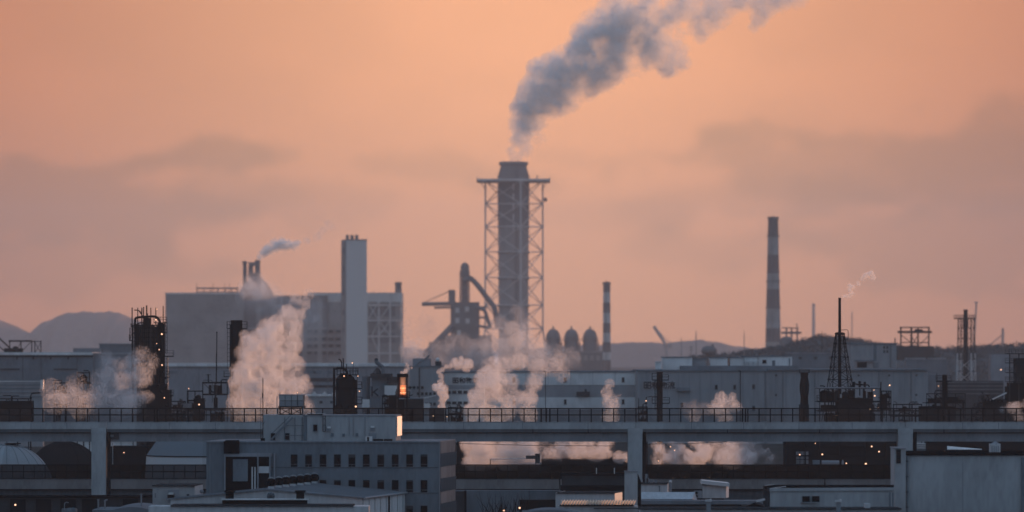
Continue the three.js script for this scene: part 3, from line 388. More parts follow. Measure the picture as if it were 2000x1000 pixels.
{
  const t = new Thing('low_hall', 'low grey hall with a pale roof edge below the boiler hall', 'building', 500, 1650), g = GY(1650);
  t.box('wall', 322, 715, 790, g, M.grey, { d: 24 }); t.box('roof_edge', 320, 709.5, 792, 715.5, M.white, { z: 0.7, d: 26 }); t.box('shadow_strip', 322, 717, 790, 719.5, M.slate, { z: 0.2, d: 0.2 });  // darker strip paints the shade below the roof edge
  for (const x of [388, 452, 520, 590, 640, 715]) t.box('downpipe', x, 716, x + 1.4, g, M.slate, { z: 0.3, d: 0.3 }); for (const x of [332, 600, 612, 640]) t.box('faded_sign', x, 724, x + 16, 730, M.slate, { z: 0.15, d: 0.15 });
  for (const [x0, x1, y0, y1] of [[600, 665, 738, 745], [605, 660, 752, 757], [612, 624, 780, 786]]) t.box('window_strip', x0, y0, x1, y1, M.dim, { z: 0.25, d: 0.25 });
  const h = new Thing('white_roofed_shed', 'pale shed with small gabled dormers behind the tank frame', 'building', 640, 1350); h.box('wall', 585, 772, 668, GY(1350), M.panelGrey, { d: 14 }); for (const x of [614, 634, 652]) poly(h, 'dormer', [[h.v(x - 9, 774, 0.5), h.v(x + 9, 774, 0.5), h.v(x, 764, 0.5)], [h.v(x - 9, 774, 0.5), h.v(x, 764, 0.5), h.v(x, 764, -8), h.v(x - 9, 774, -8)], [h.v(x + 9, 774, 0.5), h.v(x + 9, 774, -8), h.v(x, 764, -8), h.v(x, 764, 0.5)]], M.panel); h.box('roof_edge', 584, 771, 669, 774, M.panel, { z: 0.4, d: 15 }); h.box('window', 624, 783, 630, 788, M.dim, { z: 0.2, d: 0.2 }); h.box('window', 645, 783, 650, 788, M.dim, { z: 0.2, d: 0.2 });
  const n = new Thing('ribbed_store', 'low ribbed pale store with long horizontal lines on the left', 'building', 30, 1250); n.box('wall', -80, 744, 84, GY(1250), M.panelGrey, { d: 3 }); for (const y of [744, 751, 758, 766, 774]) n.box('wall_rib', -80, y, 84, y + 1.6, y === 744 ? M.panel : M.slate, { z: 0.3, d: 0.35 }); n.box('corner_trim', 79, 742, 85, 760, M.copper, { z: 0.5, d: 0.6 });
}
// hand-built signs: strokes of each character on a ten by ten grid
const GLYPH = {
  sho: [[0.5, 1, 3.6, 1], [0.5, 5, 3.6, 5], [0.5, 9, 3.6, 9], [0.6, 1, 0.6, 9], [3.5, 1, 3.5, 9], [4.8, 1, 9.4, 1], [9.2, 1, 8.6, 4.4], [6.9, 1, 5, 4.6], [5.2, 5.6, 9.3, 5.6], [5.2, 9.2, 9.3, 9.2], [5.3, 5.6, 5.3, 9.2], [9.2, 5.6, 9.2, 9.2]],
  wa: [[4.6, 0.6, 1, 1.8], [0.3, 3.6, 5.4, 3.6], [2.9, 1.2, 2.9, 9.6], [2.8, 4, 0.3, 7.6], [3, 4.4, 5.2, 6.6], [6.2, 2.2, 9.5, 2.2], [6.2, 8.6, 9.5, 8.6], [6.3, 2.2, 6.3, 9.2], [9.4, 2.2, 9.4, 9.2]],
  butsu: [[2.6, 0.4, 2.6, 9.6], [1.1, 1.2, 0.5, 4], [1, 2.4, 4.4, 2.4], [0.4, 6.2, 4.6, 5], [5.8, 0.6, 4.8, 3.6], [5.4, 2.2, 9.5, 2.2], [9.4, 2.2, 8.8, 9], [8.8, 9, 7.6, 9.2], [7, 2.4, 5, 6], [8.2, 2.4, 5.4, 8.8]],
  ryu: [[0.8, 1, 2.2, 2], [0.4, 3.8, 1.8, 4.8], [0.4, 9.4, 2.2, 6], [6, 0.3, 6.2, 1.6], [3, 1.8, 9.6, 1.8], [6, 2, 4, 4], [3.8, 4.2, 8.8, 3.8], [7.6, 2.8, 9, 4.6], [4.4, 5.4, 3.4, 9.4], [6.2, 5.4, 6.2, 9.2], [8.2, 5.4, 8.2, 8.8], [8.2, 9, 9.6, 8.4]],
  k: [[2, 0.5, 2, 9.8], [8, 2.6, 2.2, 7], [3.8, 5.8, 8.4, 9.8]],
};
function lettering(t, names, px, py, size, gap, mat, z, thick = 0.85) {
  const s = t.box('sign_board', px - 1, py - 1, px + (size + gap) * names.length - gap + 1, py + size + 1, mat[1], { z: z + 0.04, d: 0.08 });
  names.forEach((n, i) => { const list = []; for (const [a, b, c, d] of GLYPH[n]) { const u = S(size / 10, t.D), p = new THREE.Vector2(a * u, -b * u), q = new THREE.Vector2(c * u, -d * u), len = p.distanceTo(q), g = new THREE.BoxGeometry(len + thick * u * 0.8, thick * u, 0.06); g.rotateZ(Math.atan2(q.y - p.y, q.x - p.x)); g.translate((p.x + q.x) / 2, (p.y + q.y) / 2, 0); list.push(g); } const m = put(s, 'letter', mergeGeometries(list), mat[0]); m.position.copy(t.v(px + i * (size + gap), py, z + 0.1)).sub(s.position); });
  return s;
}
{
  const D = 1320, g = GY(D), t = new Thing('banded_warehouse', 'long white warehouse with a grey band and sign, steam rising in front of it', 'warehouse', 1040, D);
  t.box('wall', 905, 727, 1246, 752, M.panel, { d: 40 }); t.box('grey_band', 904.6, 752, 1246, 776, M.band, { z: -0.2, d: 39.6 }); t.box('wall', 905, 776, 1246, 800, M.panel, { d: 40 }); t.box('grey_band', 904.6, 800, 1246, 824, M.band, { z: -0.2, d: 39.6 }); t.box('wall', 905, 824, 1246, g, M.panel, { d: 40 });
  t.box('roof_edge', 903, 724.5, 1247, 727, M.slate, { z: 0.4, d: 41 }); for (let x = 940; x < 1246; x += 43.5) t.box('wall_seam', x, 727.2, x + 0.6, 751.8, M.band, { z: 0.05, d: 0.1 });
  for (const [x, y] of [[1104, 741], [1217, 741], [1104, 784], [1217, 784], [1004, 784], [1004, 741]]) win(t, t.g, x - 2.6, y - 4, x + 2.6, y + 5, { e: 0.6 }); t.box('wall_machine', 1126, 765, 1152, 774, M.dim, { z: 0.8, d: 0.9 }); t.box('wall_machine', 1142, 760, 1146, 766, M.dim, { z: 0.6, d: 0.8 });
  const u = new Thing('sign_warehouse', 'pale office end of the warehouse with dark window strips and wall lettering', 'warehouse', 870, D - 20); u.box('wall', 868, 728, 946, GY(D - 20), M.panel, { d: 18 }); u.box('roof_edge', 866, 725, 948, 728, M.slate, { z: 0.3, d: 19 }); lettering(u, ['sho', 'wa', 'butsu', 'ryu'], 884, 737, 11.5, 1.4, [M.ink, M.panel], 0.1, 1.5);
  for (const [y, h] of [[763, 5.5], [784, 5]]) for (let x = 872; x < 914; x += 11) win(u, u.g, x, y, x + 8.5, y + h, { e: 0.5 }); u.box('grey_band', 867.6, 752, 946.4, 760, M.band, { z: 0.15, d: 0.2 });
  const v = new Thing('works_office', 'grey works office block with stairs and window rows behind the thin steam jet', 'building', 810, D - 30), gv = GY(D - 30); v.box('wall', 800, 716, 866, gv, M.panelGrey, { d: 16 }); v.box('roof_edge', 799, 714.5, 867, 717, M.slate, { z: 0.3, d: 17 }); v.box('plant_room', 806, 700, 842, 716, M.grey, { z: -4, d: 8 }); v.tube('roof_duct', [[812, 716, -2], [818, 708, -2], [830, 702, -2], [838, 694, -2]], 2, M.slate); v.ball('vent_dome', 855, 703, 4.4, M.panel, { z: -5 }); v.box('dark_box', 850, 706, 862, 716, M.dim, { z: -3, d: 5 });
  for (const [y, x0, n] of [[754, 798, 4], [766, 814, 5], [786, 822, 4]]) for (let i = 0; i < n; i++) win(v, v.g, x0 + i * 8, y, x0 + i * 8 + 5.5, y + 5.5, { e: 0.5 }); v.bar('pipe', [819, 718, 0.3], [819, 790, 0.3], 0.9, M.dim); v.bar('stair_flight', [826, 778, 0.6], [852, 772, 0.6], 1, M.panel, { square: true }); v.box('lit_roof_patch', 828, 788, 840, 798, M.copper, { z: 1.4, d: 2 });  // warm tone of the roof patch stands in for low sun on it
}
{
  const D = 1290, g = GY(D), t = new Thing('grey_warehouse', 'large slate grey warehouse with panel seams and lettering at its left end', 'warehouse', 1530, D);
  t.box('wall', 1246, 724, 1812, g, M.panelGrey, { d: 55 }); t.box('roof_edge', 1500, 720.5, 1813.5, 723.5, M.slate, { z: 0.9, d: 56 }); t.box('roof_edge', 1245, 722.5, 1500, 725, M.slate, { z: 0.5, d: 56 }); t.box('parapet', 1330, 714.5, 1560, 722.5, M.slate, { z: -3, d: 40 });
  for (const x of [1444.5, 1495, 1528.5, 1591, 1654, 1716, 1779]) t.box('downpipe', x, 725, x + 1.2, g, M.slate, { z: 0.35, d: 0.35 }); for (let x = 1262; x < 1812; x += 21) t.box('wall_seam', x, 726, x + 0.5, g, M.slate, { z: 0.06, d: 0.1 });
  lettering(t, ['sho', 'wa', 'butsu', 'ryu'], 1257.5, 745, 14.5, 1.0, [M.ink, M.panelGrey], 0.1, 1.4);
  for (const [x, y] of [[1399, 756], [1435, 756], [1472, 755], [1472, 797], [1332, 791]]) win(t, t.g, x - 2.8, y - 4.5, x + 2.8, y + 4.5, { e: 0.6 }); for (const [x, y] of [[1516, 733], [1677, 733], [1737, 733], [1790, 733], [1516, 771], [1790, 771], [1737, 768]]) t.ball('wall_fan', x, y, 1.9, M.dim, { z: 0.3 }); t.box('loading_dock', 1322, 757, 1348, 764, M.slate, { z: 1.4, d: 1.5 });
  const hut = (x0, x1, y0, y1, m, label, z, extra) => { const h = new Thing('roof_hut', label, 'roof hut', (x0 + x1) / 2, D, { y: 0, group: 'huts along the warehouse roof' }); h.box('wall', x0, y0, x1, y1, m, { z, d: 10 }); h.box('roof_slab', x0 - 1, y0 - 1.4, x1 + 1, y0 + 0.2, M.slate, { z: z + 0.4, d: 11 }); extra?.(h, z); };
  hut(1294, 1352, 698, 724, M.panel, 'long low grey roof hut at the left end of the warehouse roof', -12); hut(1352, 1378, 701, 718, M.panelGrey, 'plain small roof hut left of the dark stem', -14); hut(1387, 1421, 699, 716, M.panel, 'flat roof hut right of the dark stem', -14); hut(1426, 1453, 699, 716, M.panel, 'small grey roof hut left of the white one', -14);
  hut(1454, 1480, 697, 716, M.white, 'bright white roof hut with a railing in front', -13, (h, z) => h.deck(1453, 1481, 714.5, M.galv, { z: z + 1.5, d: 1.4 })); hut(1481, 1547, 696, 717, M.panel, 'wide roof hut with one dark square window', -13, (h, z) => { win(h, h.g, 1494, 703, 1502, 709.5, { e: 0.5 }).position.z = z + 0.05; h.box('post', 1541, 700, 1543, 716, M.slate, { z: z + 0.4, d: 0.4 }); h.box('door', 1508, 704, 1514, 716, M.slate, { z: z + 0.1, d: 0.15 }); });
  const w = new Thing('white_vent_box', 'small white vent box on the corner between the two warehouses', 'vent', 1285, 1300); w.box('body', 1280, 707, 1291, 724, M.white, { d: 3 }); w.box('cap', 1279, 706, 1292, 708, M.panel, { z: 0.3, d: 3.6 }); w.box('body_base', 1278, 721, 1293, 724.5, M.panelGrey, { z: 0.2, d: 3.4 });
}
{
  const D = 1500, t = new Thing('brow_building', 'square grey building with four tiny windows above the right warehouse', 'building', 1705, D), g = GY(D);
  t.box('wall', 1662, 672, 1751, g, M.panelGrey, { d: 25 }); t.box('roof_edge', 1661, 669.5, 1752, 672.5, M.slate, { z: 0.4, d: 26 }); for (const y of [676, 684]) for (const x of [1727, 1733]) win(t, t.g, x - 1.8, y, x + 1.8, y + 4.5, { e: 0.4 }); t.bar('downpipe', [1740, 672, 0.3], [1740, 722, 0.3], 0.7, M.slate); t.box('wall_panel', 1706, 673, 1712, 722, M.slate, { z: 0.1, d: 0.15 });
  const h = new Thing('dark_mouthed_shed', 'small shed with a dark square opening on the right warehouse roof', 'shed', 1690, 1420); h.box('wall', 1670, 706, 1712, GY(1420), M.panelGrey, { d: 8 }); h.box('roof_slab', 1672, 703, 1706, 706.5, M.slate, { z: 1, d: 9 }); h.box('opening', 1674, 707, 1693, 718, M.steel, { z: 0.1, d: 0.3 }); h.box('side_wing', 1706, 708, 1716, 720, M.slate, { z: 0.4, d: 6 });
  const e = new Thing('tree_crown_shed', 'grey low roof on the hill brow under the trees', 'building', 1600, 1900); e.box('wall', 1540, 690, 1660, GY(1900), M.slate, { d: 18 }); e.box('roof_edge', 1539, 688.5, 1661, 690.5, M.grey, { z: 0.4, d: 19 }); for (const x of [1560, 1590, 1620]) e.box('window', x, 697, x + 6, 702, M.dim, { z: 0.1, d: 0.2 });
  const f = new Thing('hill_houses', 'row of pale low roofs on the dark hillside', 'building', 1815, 2000); f.box('wall', 1770, 701, 1850, GY(2000), M.slate, { d: 10 }); for (const [a, b] of [[1772, 1808], [1816, 1848]]) f.box('roof', a, 699, b, 702, M.panelGrey, { z: 0.5, d: 11 }); f.box('wall', 1935, 692, 1972, GY(2000), M.grey, { z: 4, d: 10 });
  const s = new Thing('far_sheds', 'low dark sheds with ribbed fronts right of the grey warehouse', 'building', 1880, 1500); s.box('wall', 1812, 731, 1838, GY(1500), M.slate, { d: 12 }); s.box('wall', 1838, 744, 1960, GY(1500), M.dim, { z: 3, d: 12 }); for (const y of [746, 753, 760, 768]) s.box('wall_rib', 1838, y, 1960, y + 1.6, M.slate, { z: 3.3, d: 0.4 });
}
// ---------- the refinery units just behind the highway ----------
{
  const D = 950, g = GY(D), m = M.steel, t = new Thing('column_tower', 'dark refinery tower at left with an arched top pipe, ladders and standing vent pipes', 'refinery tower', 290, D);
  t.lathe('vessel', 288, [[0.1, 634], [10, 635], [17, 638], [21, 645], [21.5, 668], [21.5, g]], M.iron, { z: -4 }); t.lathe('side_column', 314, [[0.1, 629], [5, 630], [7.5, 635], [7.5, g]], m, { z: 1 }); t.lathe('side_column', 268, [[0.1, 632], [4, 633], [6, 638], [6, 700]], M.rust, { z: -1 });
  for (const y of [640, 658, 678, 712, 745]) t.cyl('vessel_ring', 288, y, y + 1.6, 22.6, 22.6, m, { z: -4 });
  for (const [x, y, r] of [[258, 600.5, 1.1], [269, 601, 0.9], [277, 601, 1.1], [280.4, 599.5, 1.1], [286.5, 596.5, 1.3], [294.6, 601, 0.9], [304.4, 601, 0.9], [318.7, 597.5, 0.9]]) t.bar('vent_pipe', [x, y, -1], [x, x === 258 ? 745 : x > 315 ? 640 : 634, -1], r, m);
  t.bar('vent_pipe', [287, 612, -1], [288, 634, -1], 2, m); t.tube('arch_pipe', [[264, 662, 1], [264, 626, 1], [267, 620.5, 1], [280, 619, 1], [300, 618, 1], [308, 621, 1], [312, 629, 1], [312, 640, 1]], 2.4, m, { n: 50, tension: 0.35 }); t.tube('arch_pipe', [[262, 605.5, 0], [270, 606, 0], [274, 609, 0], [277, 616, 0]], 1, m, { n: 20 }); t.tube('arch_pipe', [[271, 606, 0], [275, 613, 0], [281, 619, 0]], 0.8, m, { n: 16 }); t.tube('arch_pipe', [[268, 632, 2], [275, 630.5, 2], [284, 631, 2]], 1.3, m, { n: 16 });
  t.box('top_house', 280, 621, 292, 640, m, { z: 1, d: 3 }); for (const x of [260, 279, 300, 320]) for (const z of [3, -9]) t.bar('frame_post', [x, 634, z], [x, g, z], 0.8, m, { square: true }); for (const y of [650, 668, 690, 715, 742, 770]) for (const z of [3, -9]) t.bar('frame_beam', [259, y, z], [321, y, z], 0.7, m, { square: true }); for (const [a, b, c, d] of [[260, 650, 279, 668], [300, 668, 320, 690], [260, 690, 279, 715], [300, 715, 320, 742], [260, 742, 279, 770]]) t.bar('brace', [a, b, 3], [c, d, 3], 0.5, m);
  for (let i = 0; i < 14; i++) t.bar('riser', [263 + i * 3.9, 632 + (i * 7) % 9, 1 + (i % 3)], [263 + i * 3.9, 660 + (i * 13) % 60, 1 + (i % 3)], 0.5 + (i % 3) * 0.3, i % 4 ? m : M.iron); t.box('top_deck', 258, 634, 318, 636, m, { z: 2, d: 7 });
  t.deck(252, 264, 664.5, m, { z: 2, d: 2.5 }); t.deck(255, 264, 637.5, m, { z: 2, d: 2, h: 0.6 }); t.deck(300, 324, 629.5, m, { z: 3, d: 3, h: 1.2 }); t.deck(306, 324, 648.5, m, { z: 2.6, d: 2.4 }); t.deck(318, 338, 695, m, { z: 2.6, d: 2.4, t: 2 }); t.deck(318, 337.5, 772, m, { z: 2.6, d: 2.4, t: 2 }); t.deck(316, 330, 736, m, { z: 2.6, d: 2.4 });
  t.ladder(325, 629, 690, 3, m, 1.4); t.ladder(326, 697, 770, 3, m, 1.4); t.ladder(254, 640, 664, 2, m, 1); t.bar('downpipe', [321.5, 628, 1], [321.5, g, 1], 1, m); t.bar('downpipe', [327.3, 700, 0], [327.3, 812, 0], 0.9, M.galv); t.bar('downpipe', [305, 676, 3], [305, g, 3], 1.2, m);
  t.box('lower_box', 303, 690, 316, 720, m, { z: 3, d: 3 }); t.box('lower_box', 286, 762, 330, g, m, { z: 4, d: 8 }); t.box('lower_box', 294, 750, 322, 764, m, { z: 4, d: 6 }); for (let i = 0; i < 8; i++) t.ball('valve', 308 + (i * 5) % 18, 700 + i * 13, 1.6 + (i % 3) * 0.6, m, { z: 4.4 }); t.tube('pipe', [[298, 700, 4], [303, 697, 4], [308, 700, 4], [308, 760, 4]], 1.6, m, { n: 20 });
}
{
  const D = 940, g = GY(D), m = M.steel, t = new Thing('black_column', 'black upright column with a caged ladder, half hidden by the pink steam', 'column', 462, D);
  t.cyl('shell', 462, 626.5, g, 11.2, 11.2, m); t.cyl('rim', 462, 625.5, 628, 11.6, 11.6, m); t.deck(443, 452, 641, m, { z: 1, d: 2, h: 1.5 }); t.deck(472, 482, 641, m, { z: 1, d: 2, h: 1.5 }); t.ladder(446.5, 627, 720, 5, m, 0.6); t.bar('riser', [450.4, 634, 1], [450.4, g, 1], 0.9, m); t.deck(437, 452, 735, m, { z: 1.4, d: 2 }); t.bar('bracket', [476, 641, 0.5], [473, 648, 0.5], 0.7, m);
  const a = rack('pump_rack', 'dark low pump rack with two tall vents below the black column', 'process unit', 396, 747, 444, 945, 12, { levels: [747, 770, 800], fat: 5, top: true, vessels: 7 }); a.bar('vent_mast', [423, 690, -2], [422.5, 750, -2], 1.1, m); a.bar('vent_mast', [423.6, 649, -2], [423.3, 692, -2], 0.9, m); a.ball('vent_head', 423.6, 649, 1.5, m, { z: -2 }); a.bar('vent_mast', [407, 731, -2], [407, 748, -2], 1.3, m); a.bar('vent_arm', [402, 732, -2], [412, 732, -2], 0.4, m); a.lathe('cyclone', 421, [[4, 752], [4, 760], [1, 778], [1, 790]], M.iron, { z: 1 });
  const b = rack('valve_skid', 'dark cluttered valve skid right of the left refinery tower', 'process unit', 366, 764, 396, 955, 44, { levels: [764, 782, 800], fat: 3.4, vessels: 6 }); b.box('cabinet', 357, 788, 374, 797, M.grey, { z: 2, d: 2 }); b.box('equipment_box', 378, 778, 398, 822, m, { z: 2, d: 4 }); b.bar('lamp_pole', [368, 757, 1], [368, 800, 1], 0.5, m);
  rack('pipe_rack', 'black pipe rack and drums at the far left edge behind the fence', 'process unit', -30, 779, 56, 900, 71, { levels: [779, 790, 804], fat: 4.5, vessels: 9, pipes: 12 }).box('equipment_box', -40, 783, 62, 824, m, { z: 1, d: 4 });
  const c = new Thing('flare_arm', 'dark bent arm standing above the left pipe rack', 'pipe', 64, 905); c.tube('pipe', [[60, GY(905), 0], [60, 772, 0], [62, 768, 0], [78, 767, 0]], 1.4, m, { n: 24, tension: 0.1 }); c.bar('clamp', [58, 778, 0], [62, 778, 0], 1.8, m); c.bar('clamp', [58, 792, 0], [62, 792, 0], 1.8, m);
  for (const [x, y, s, l] of [[118, 748, 3, 'left'], [163, 728, 5, 'right']]) { const q = rack('misted_frame', 'dark steel frame veiled by steam, ' + (l === 'left' ? 'smaller one nearer the left edge' : 'taller one nearer the tower'), 'process unit', x - 12, y, x + 12, 1000, s, { levels: [y, y + 20, y + 42], fat: 4, vessels: 4, bays: 2 }); q.ball('drum', x, y + 10, 7, M.steel); }
}
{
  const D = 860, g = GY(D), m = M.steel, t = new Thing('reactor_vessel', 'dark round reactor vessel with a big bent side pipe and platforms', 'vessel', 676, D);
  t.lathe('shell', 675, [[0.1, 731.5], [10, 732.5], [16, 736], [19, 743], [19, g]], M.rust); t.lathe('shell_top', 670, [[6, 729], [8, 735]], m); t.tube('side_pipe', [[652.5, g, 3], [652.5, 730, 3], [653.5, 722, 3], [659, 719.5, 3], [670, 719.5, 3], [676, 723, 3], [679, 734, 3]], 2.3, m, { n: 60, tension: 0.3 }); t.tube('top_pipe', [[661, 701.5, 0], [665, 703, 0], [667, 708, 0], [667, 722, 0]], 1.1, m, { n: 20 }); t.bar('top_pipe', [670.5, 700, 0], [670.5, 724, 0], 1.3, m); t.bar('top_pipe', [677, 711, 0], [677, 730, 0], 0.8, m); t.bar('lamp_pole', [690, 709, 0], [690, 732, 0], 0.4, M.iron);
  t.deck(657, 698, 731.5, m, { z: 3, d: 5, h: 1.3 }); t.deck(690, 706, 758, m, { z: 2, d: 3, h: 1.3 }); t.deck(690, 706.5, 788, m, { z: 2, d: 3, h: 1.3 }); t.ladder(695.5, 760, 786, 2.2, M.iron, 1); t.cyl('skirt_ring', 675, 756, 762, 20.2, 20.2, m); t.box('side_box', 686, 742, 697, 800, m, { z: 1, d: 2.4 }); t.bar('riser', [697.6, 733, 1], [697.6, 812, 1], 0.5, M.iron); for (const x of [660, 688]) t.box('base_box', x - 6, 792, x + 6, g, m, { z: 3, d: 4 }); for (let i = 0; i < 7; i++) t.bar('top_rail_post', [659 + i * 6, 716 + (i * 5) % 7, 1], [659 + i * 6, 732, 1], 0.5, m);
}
{
  const D = 1050, g = GY(D), t = new Thing('silo_block', 'grey silo block with a wall letter, dark hood and curved duct', 'silo', 748, D), m = M.dim;
  prism(t, 'wall', [[726, 0], [758, 0], [757, -6], [729, -6]], 737, g, M.slate); prism(t, 'lower_wall', [[724, 0.8], [774, 0.8], [774, -8], [724, -8]], 760, g, M.slate); t.cyl('round_shell', 715, 735, g, 8, 8, M.slate, { z: -6 }); t.box('wall', 756, 737, 776, g, M.slate, { z: -2, d: 8 });
  poly(t, 'hood', [[t.v(724, 737, 1.5), t.v(760, 737, 1.5), t.v(750, 728, -1), t.v(733, 728, -1)], [t.v(760, 737, 1.5), t.v(760, 737, -7), t.v(750, 728, -5), t.v(750, 728, -1)], [t.v(724, 737, 1.5), t.v(733, 728, -1), t.v(733, 728, -5), t.v(724, 737, -7)], [t.v(733, 728, -1), t.v(750, 728, -1), t.v(750, 728, -5), t.v(733, 728, -5)]], m);
  t.box('hood_skirt', 723, 730, 765, 738, m, { z: 1.6, d: 9 }); t.lathe('hood_cone', 737, [[2, 719], [4, 721], [9, 728], [11, 731]], m, { z: -1 }); t.tube('curved_duct', [[735, 703, 0], [736, 708, 0], [742, 713, 0], [747, 717, 0], [748.5, 723, 0], [748, 731, 0]], 4, M.slate, { n: 36 }); t.ball('duct_mouth', 735, 702.5, 3.6, m); t.bar('hood_rail', [731, 716, 2], [762, 716, 2], 0.4, m); lettering(t, ['k'], 723, 755, 18, 1, [M.ink, M.slate], 1.0, 1.5); t.box('gallery', 755, 736, 778, 748, m, { z: 1.2, d: 2 }); t.box('white_panel', 751, 753, 775, 772, M.panel, { z: 2.2, d: 0.4 }); t.box('white_panel', 707, 780, 722, 796, M.panel, { z: 2, d: 0.4 });
}
{
  const D = 900, g = GY(D), m = M.steel, t = new Thing('sun_glint_duct', 'tall framed duct with added orange glow standing in for sun reflection, black cap', 'flare stack', 787, D);
  for (const x of [777.5, 794.5]) t.box('post', x - 1.2, 735, x + 1.2, g, m, { z: 2, d: 2 }); t.box('cap', 775.5, 730, 796.5, 736.5, m, { z: 2.4, d: 3.4 }); t.box('back_wall', 779, 736.5, 793, 776, M.redpaint, { z: -0.6, d: 0.4 });
  t.cyl('sun_glow_upper_core', 787, 737, 752, 5.2, 5.2, M.glowDim, { z: 0.4 }); t.cyl('sun_glow_core', 787, 752, 771, 5.8, 5.6, M.glow, { z: 0.5 }); for (const y of [757, 766]) t.cyl('sun_glint_ring', 787, y, y + 2.2, 5.9, 5.9, M.glowBright, { z: 0.55 });  // emissive cores stand in for the sun reflection on a metal duct
  const l = new THREE.PointLight(new THREE.Color().setRGB(1, 0.42, 0.2), 14); l.position.copy(t.v(787, 762, 2.6)); l.shadow.radius = 30; l.castShadow = true; l.name = 'added_glow_light'; t.g.add(l);  // added light without a flame, spreads the orange glow to nearby parts
  t.deck(772, 800, 776, m, { z: 2.6, d: 4 }); t.box('duct_base_box', 779, 780, 789, g, m, { z: 2, d: 4 }); t.bar('side_arm', [796, 757, 1], [812, 756, 1], 0.5, m); t.bar('side_arm', [796, 774, 1], [806, 771, 1], 0.9, m); t.bar('riser', [774.5, 760, 1], [774.5, g, 1], 0.8, M.iron);
  rack('compressor_rack', 'dark compressor rack left of the sun reflecting duct', 'process unit', 747, 774, 775, 905, 23, { levels: [774, 788], fat: 5, vessels: 4, bays: 2 }).box('equipment_box', 759, 772, 774, 822, m, { z: 1, d: 5 });
  const b = new Thing('dark_shed', 'plain dark shed right of the sun reflecting duct', 'shed', 812, 910); b.box('wall', 790, 779, 826, GY(910), M.dim, { d: 8 }); b.box('roof_edge', 789, 777.5, 827, 779.5, M.slate, { z: 0.3, d: 8.5 }); b.box('wall', 838, 797, 868, GY(910), M.dim, { z: 1, d: 6 }); b.box('door', 800, 800, 808, 824, M.steel, { z: 0.1, d: 0.2 });
  plume('steam_wisp', 'thin pink wisps curling off the sun reflecting duct', 795, 903, [[786, 728, 4, 0.5], [792, 724.5, 4.5, 0.6], [797, 720, 3.5, 0.45], [797, 714, 3, 0.4], [803, 718, 3, 0.3], [795, 709, 2.4, 0.2]], { seed: 21, flake: 0.9, grain: 8, thick: 2.2 });
}
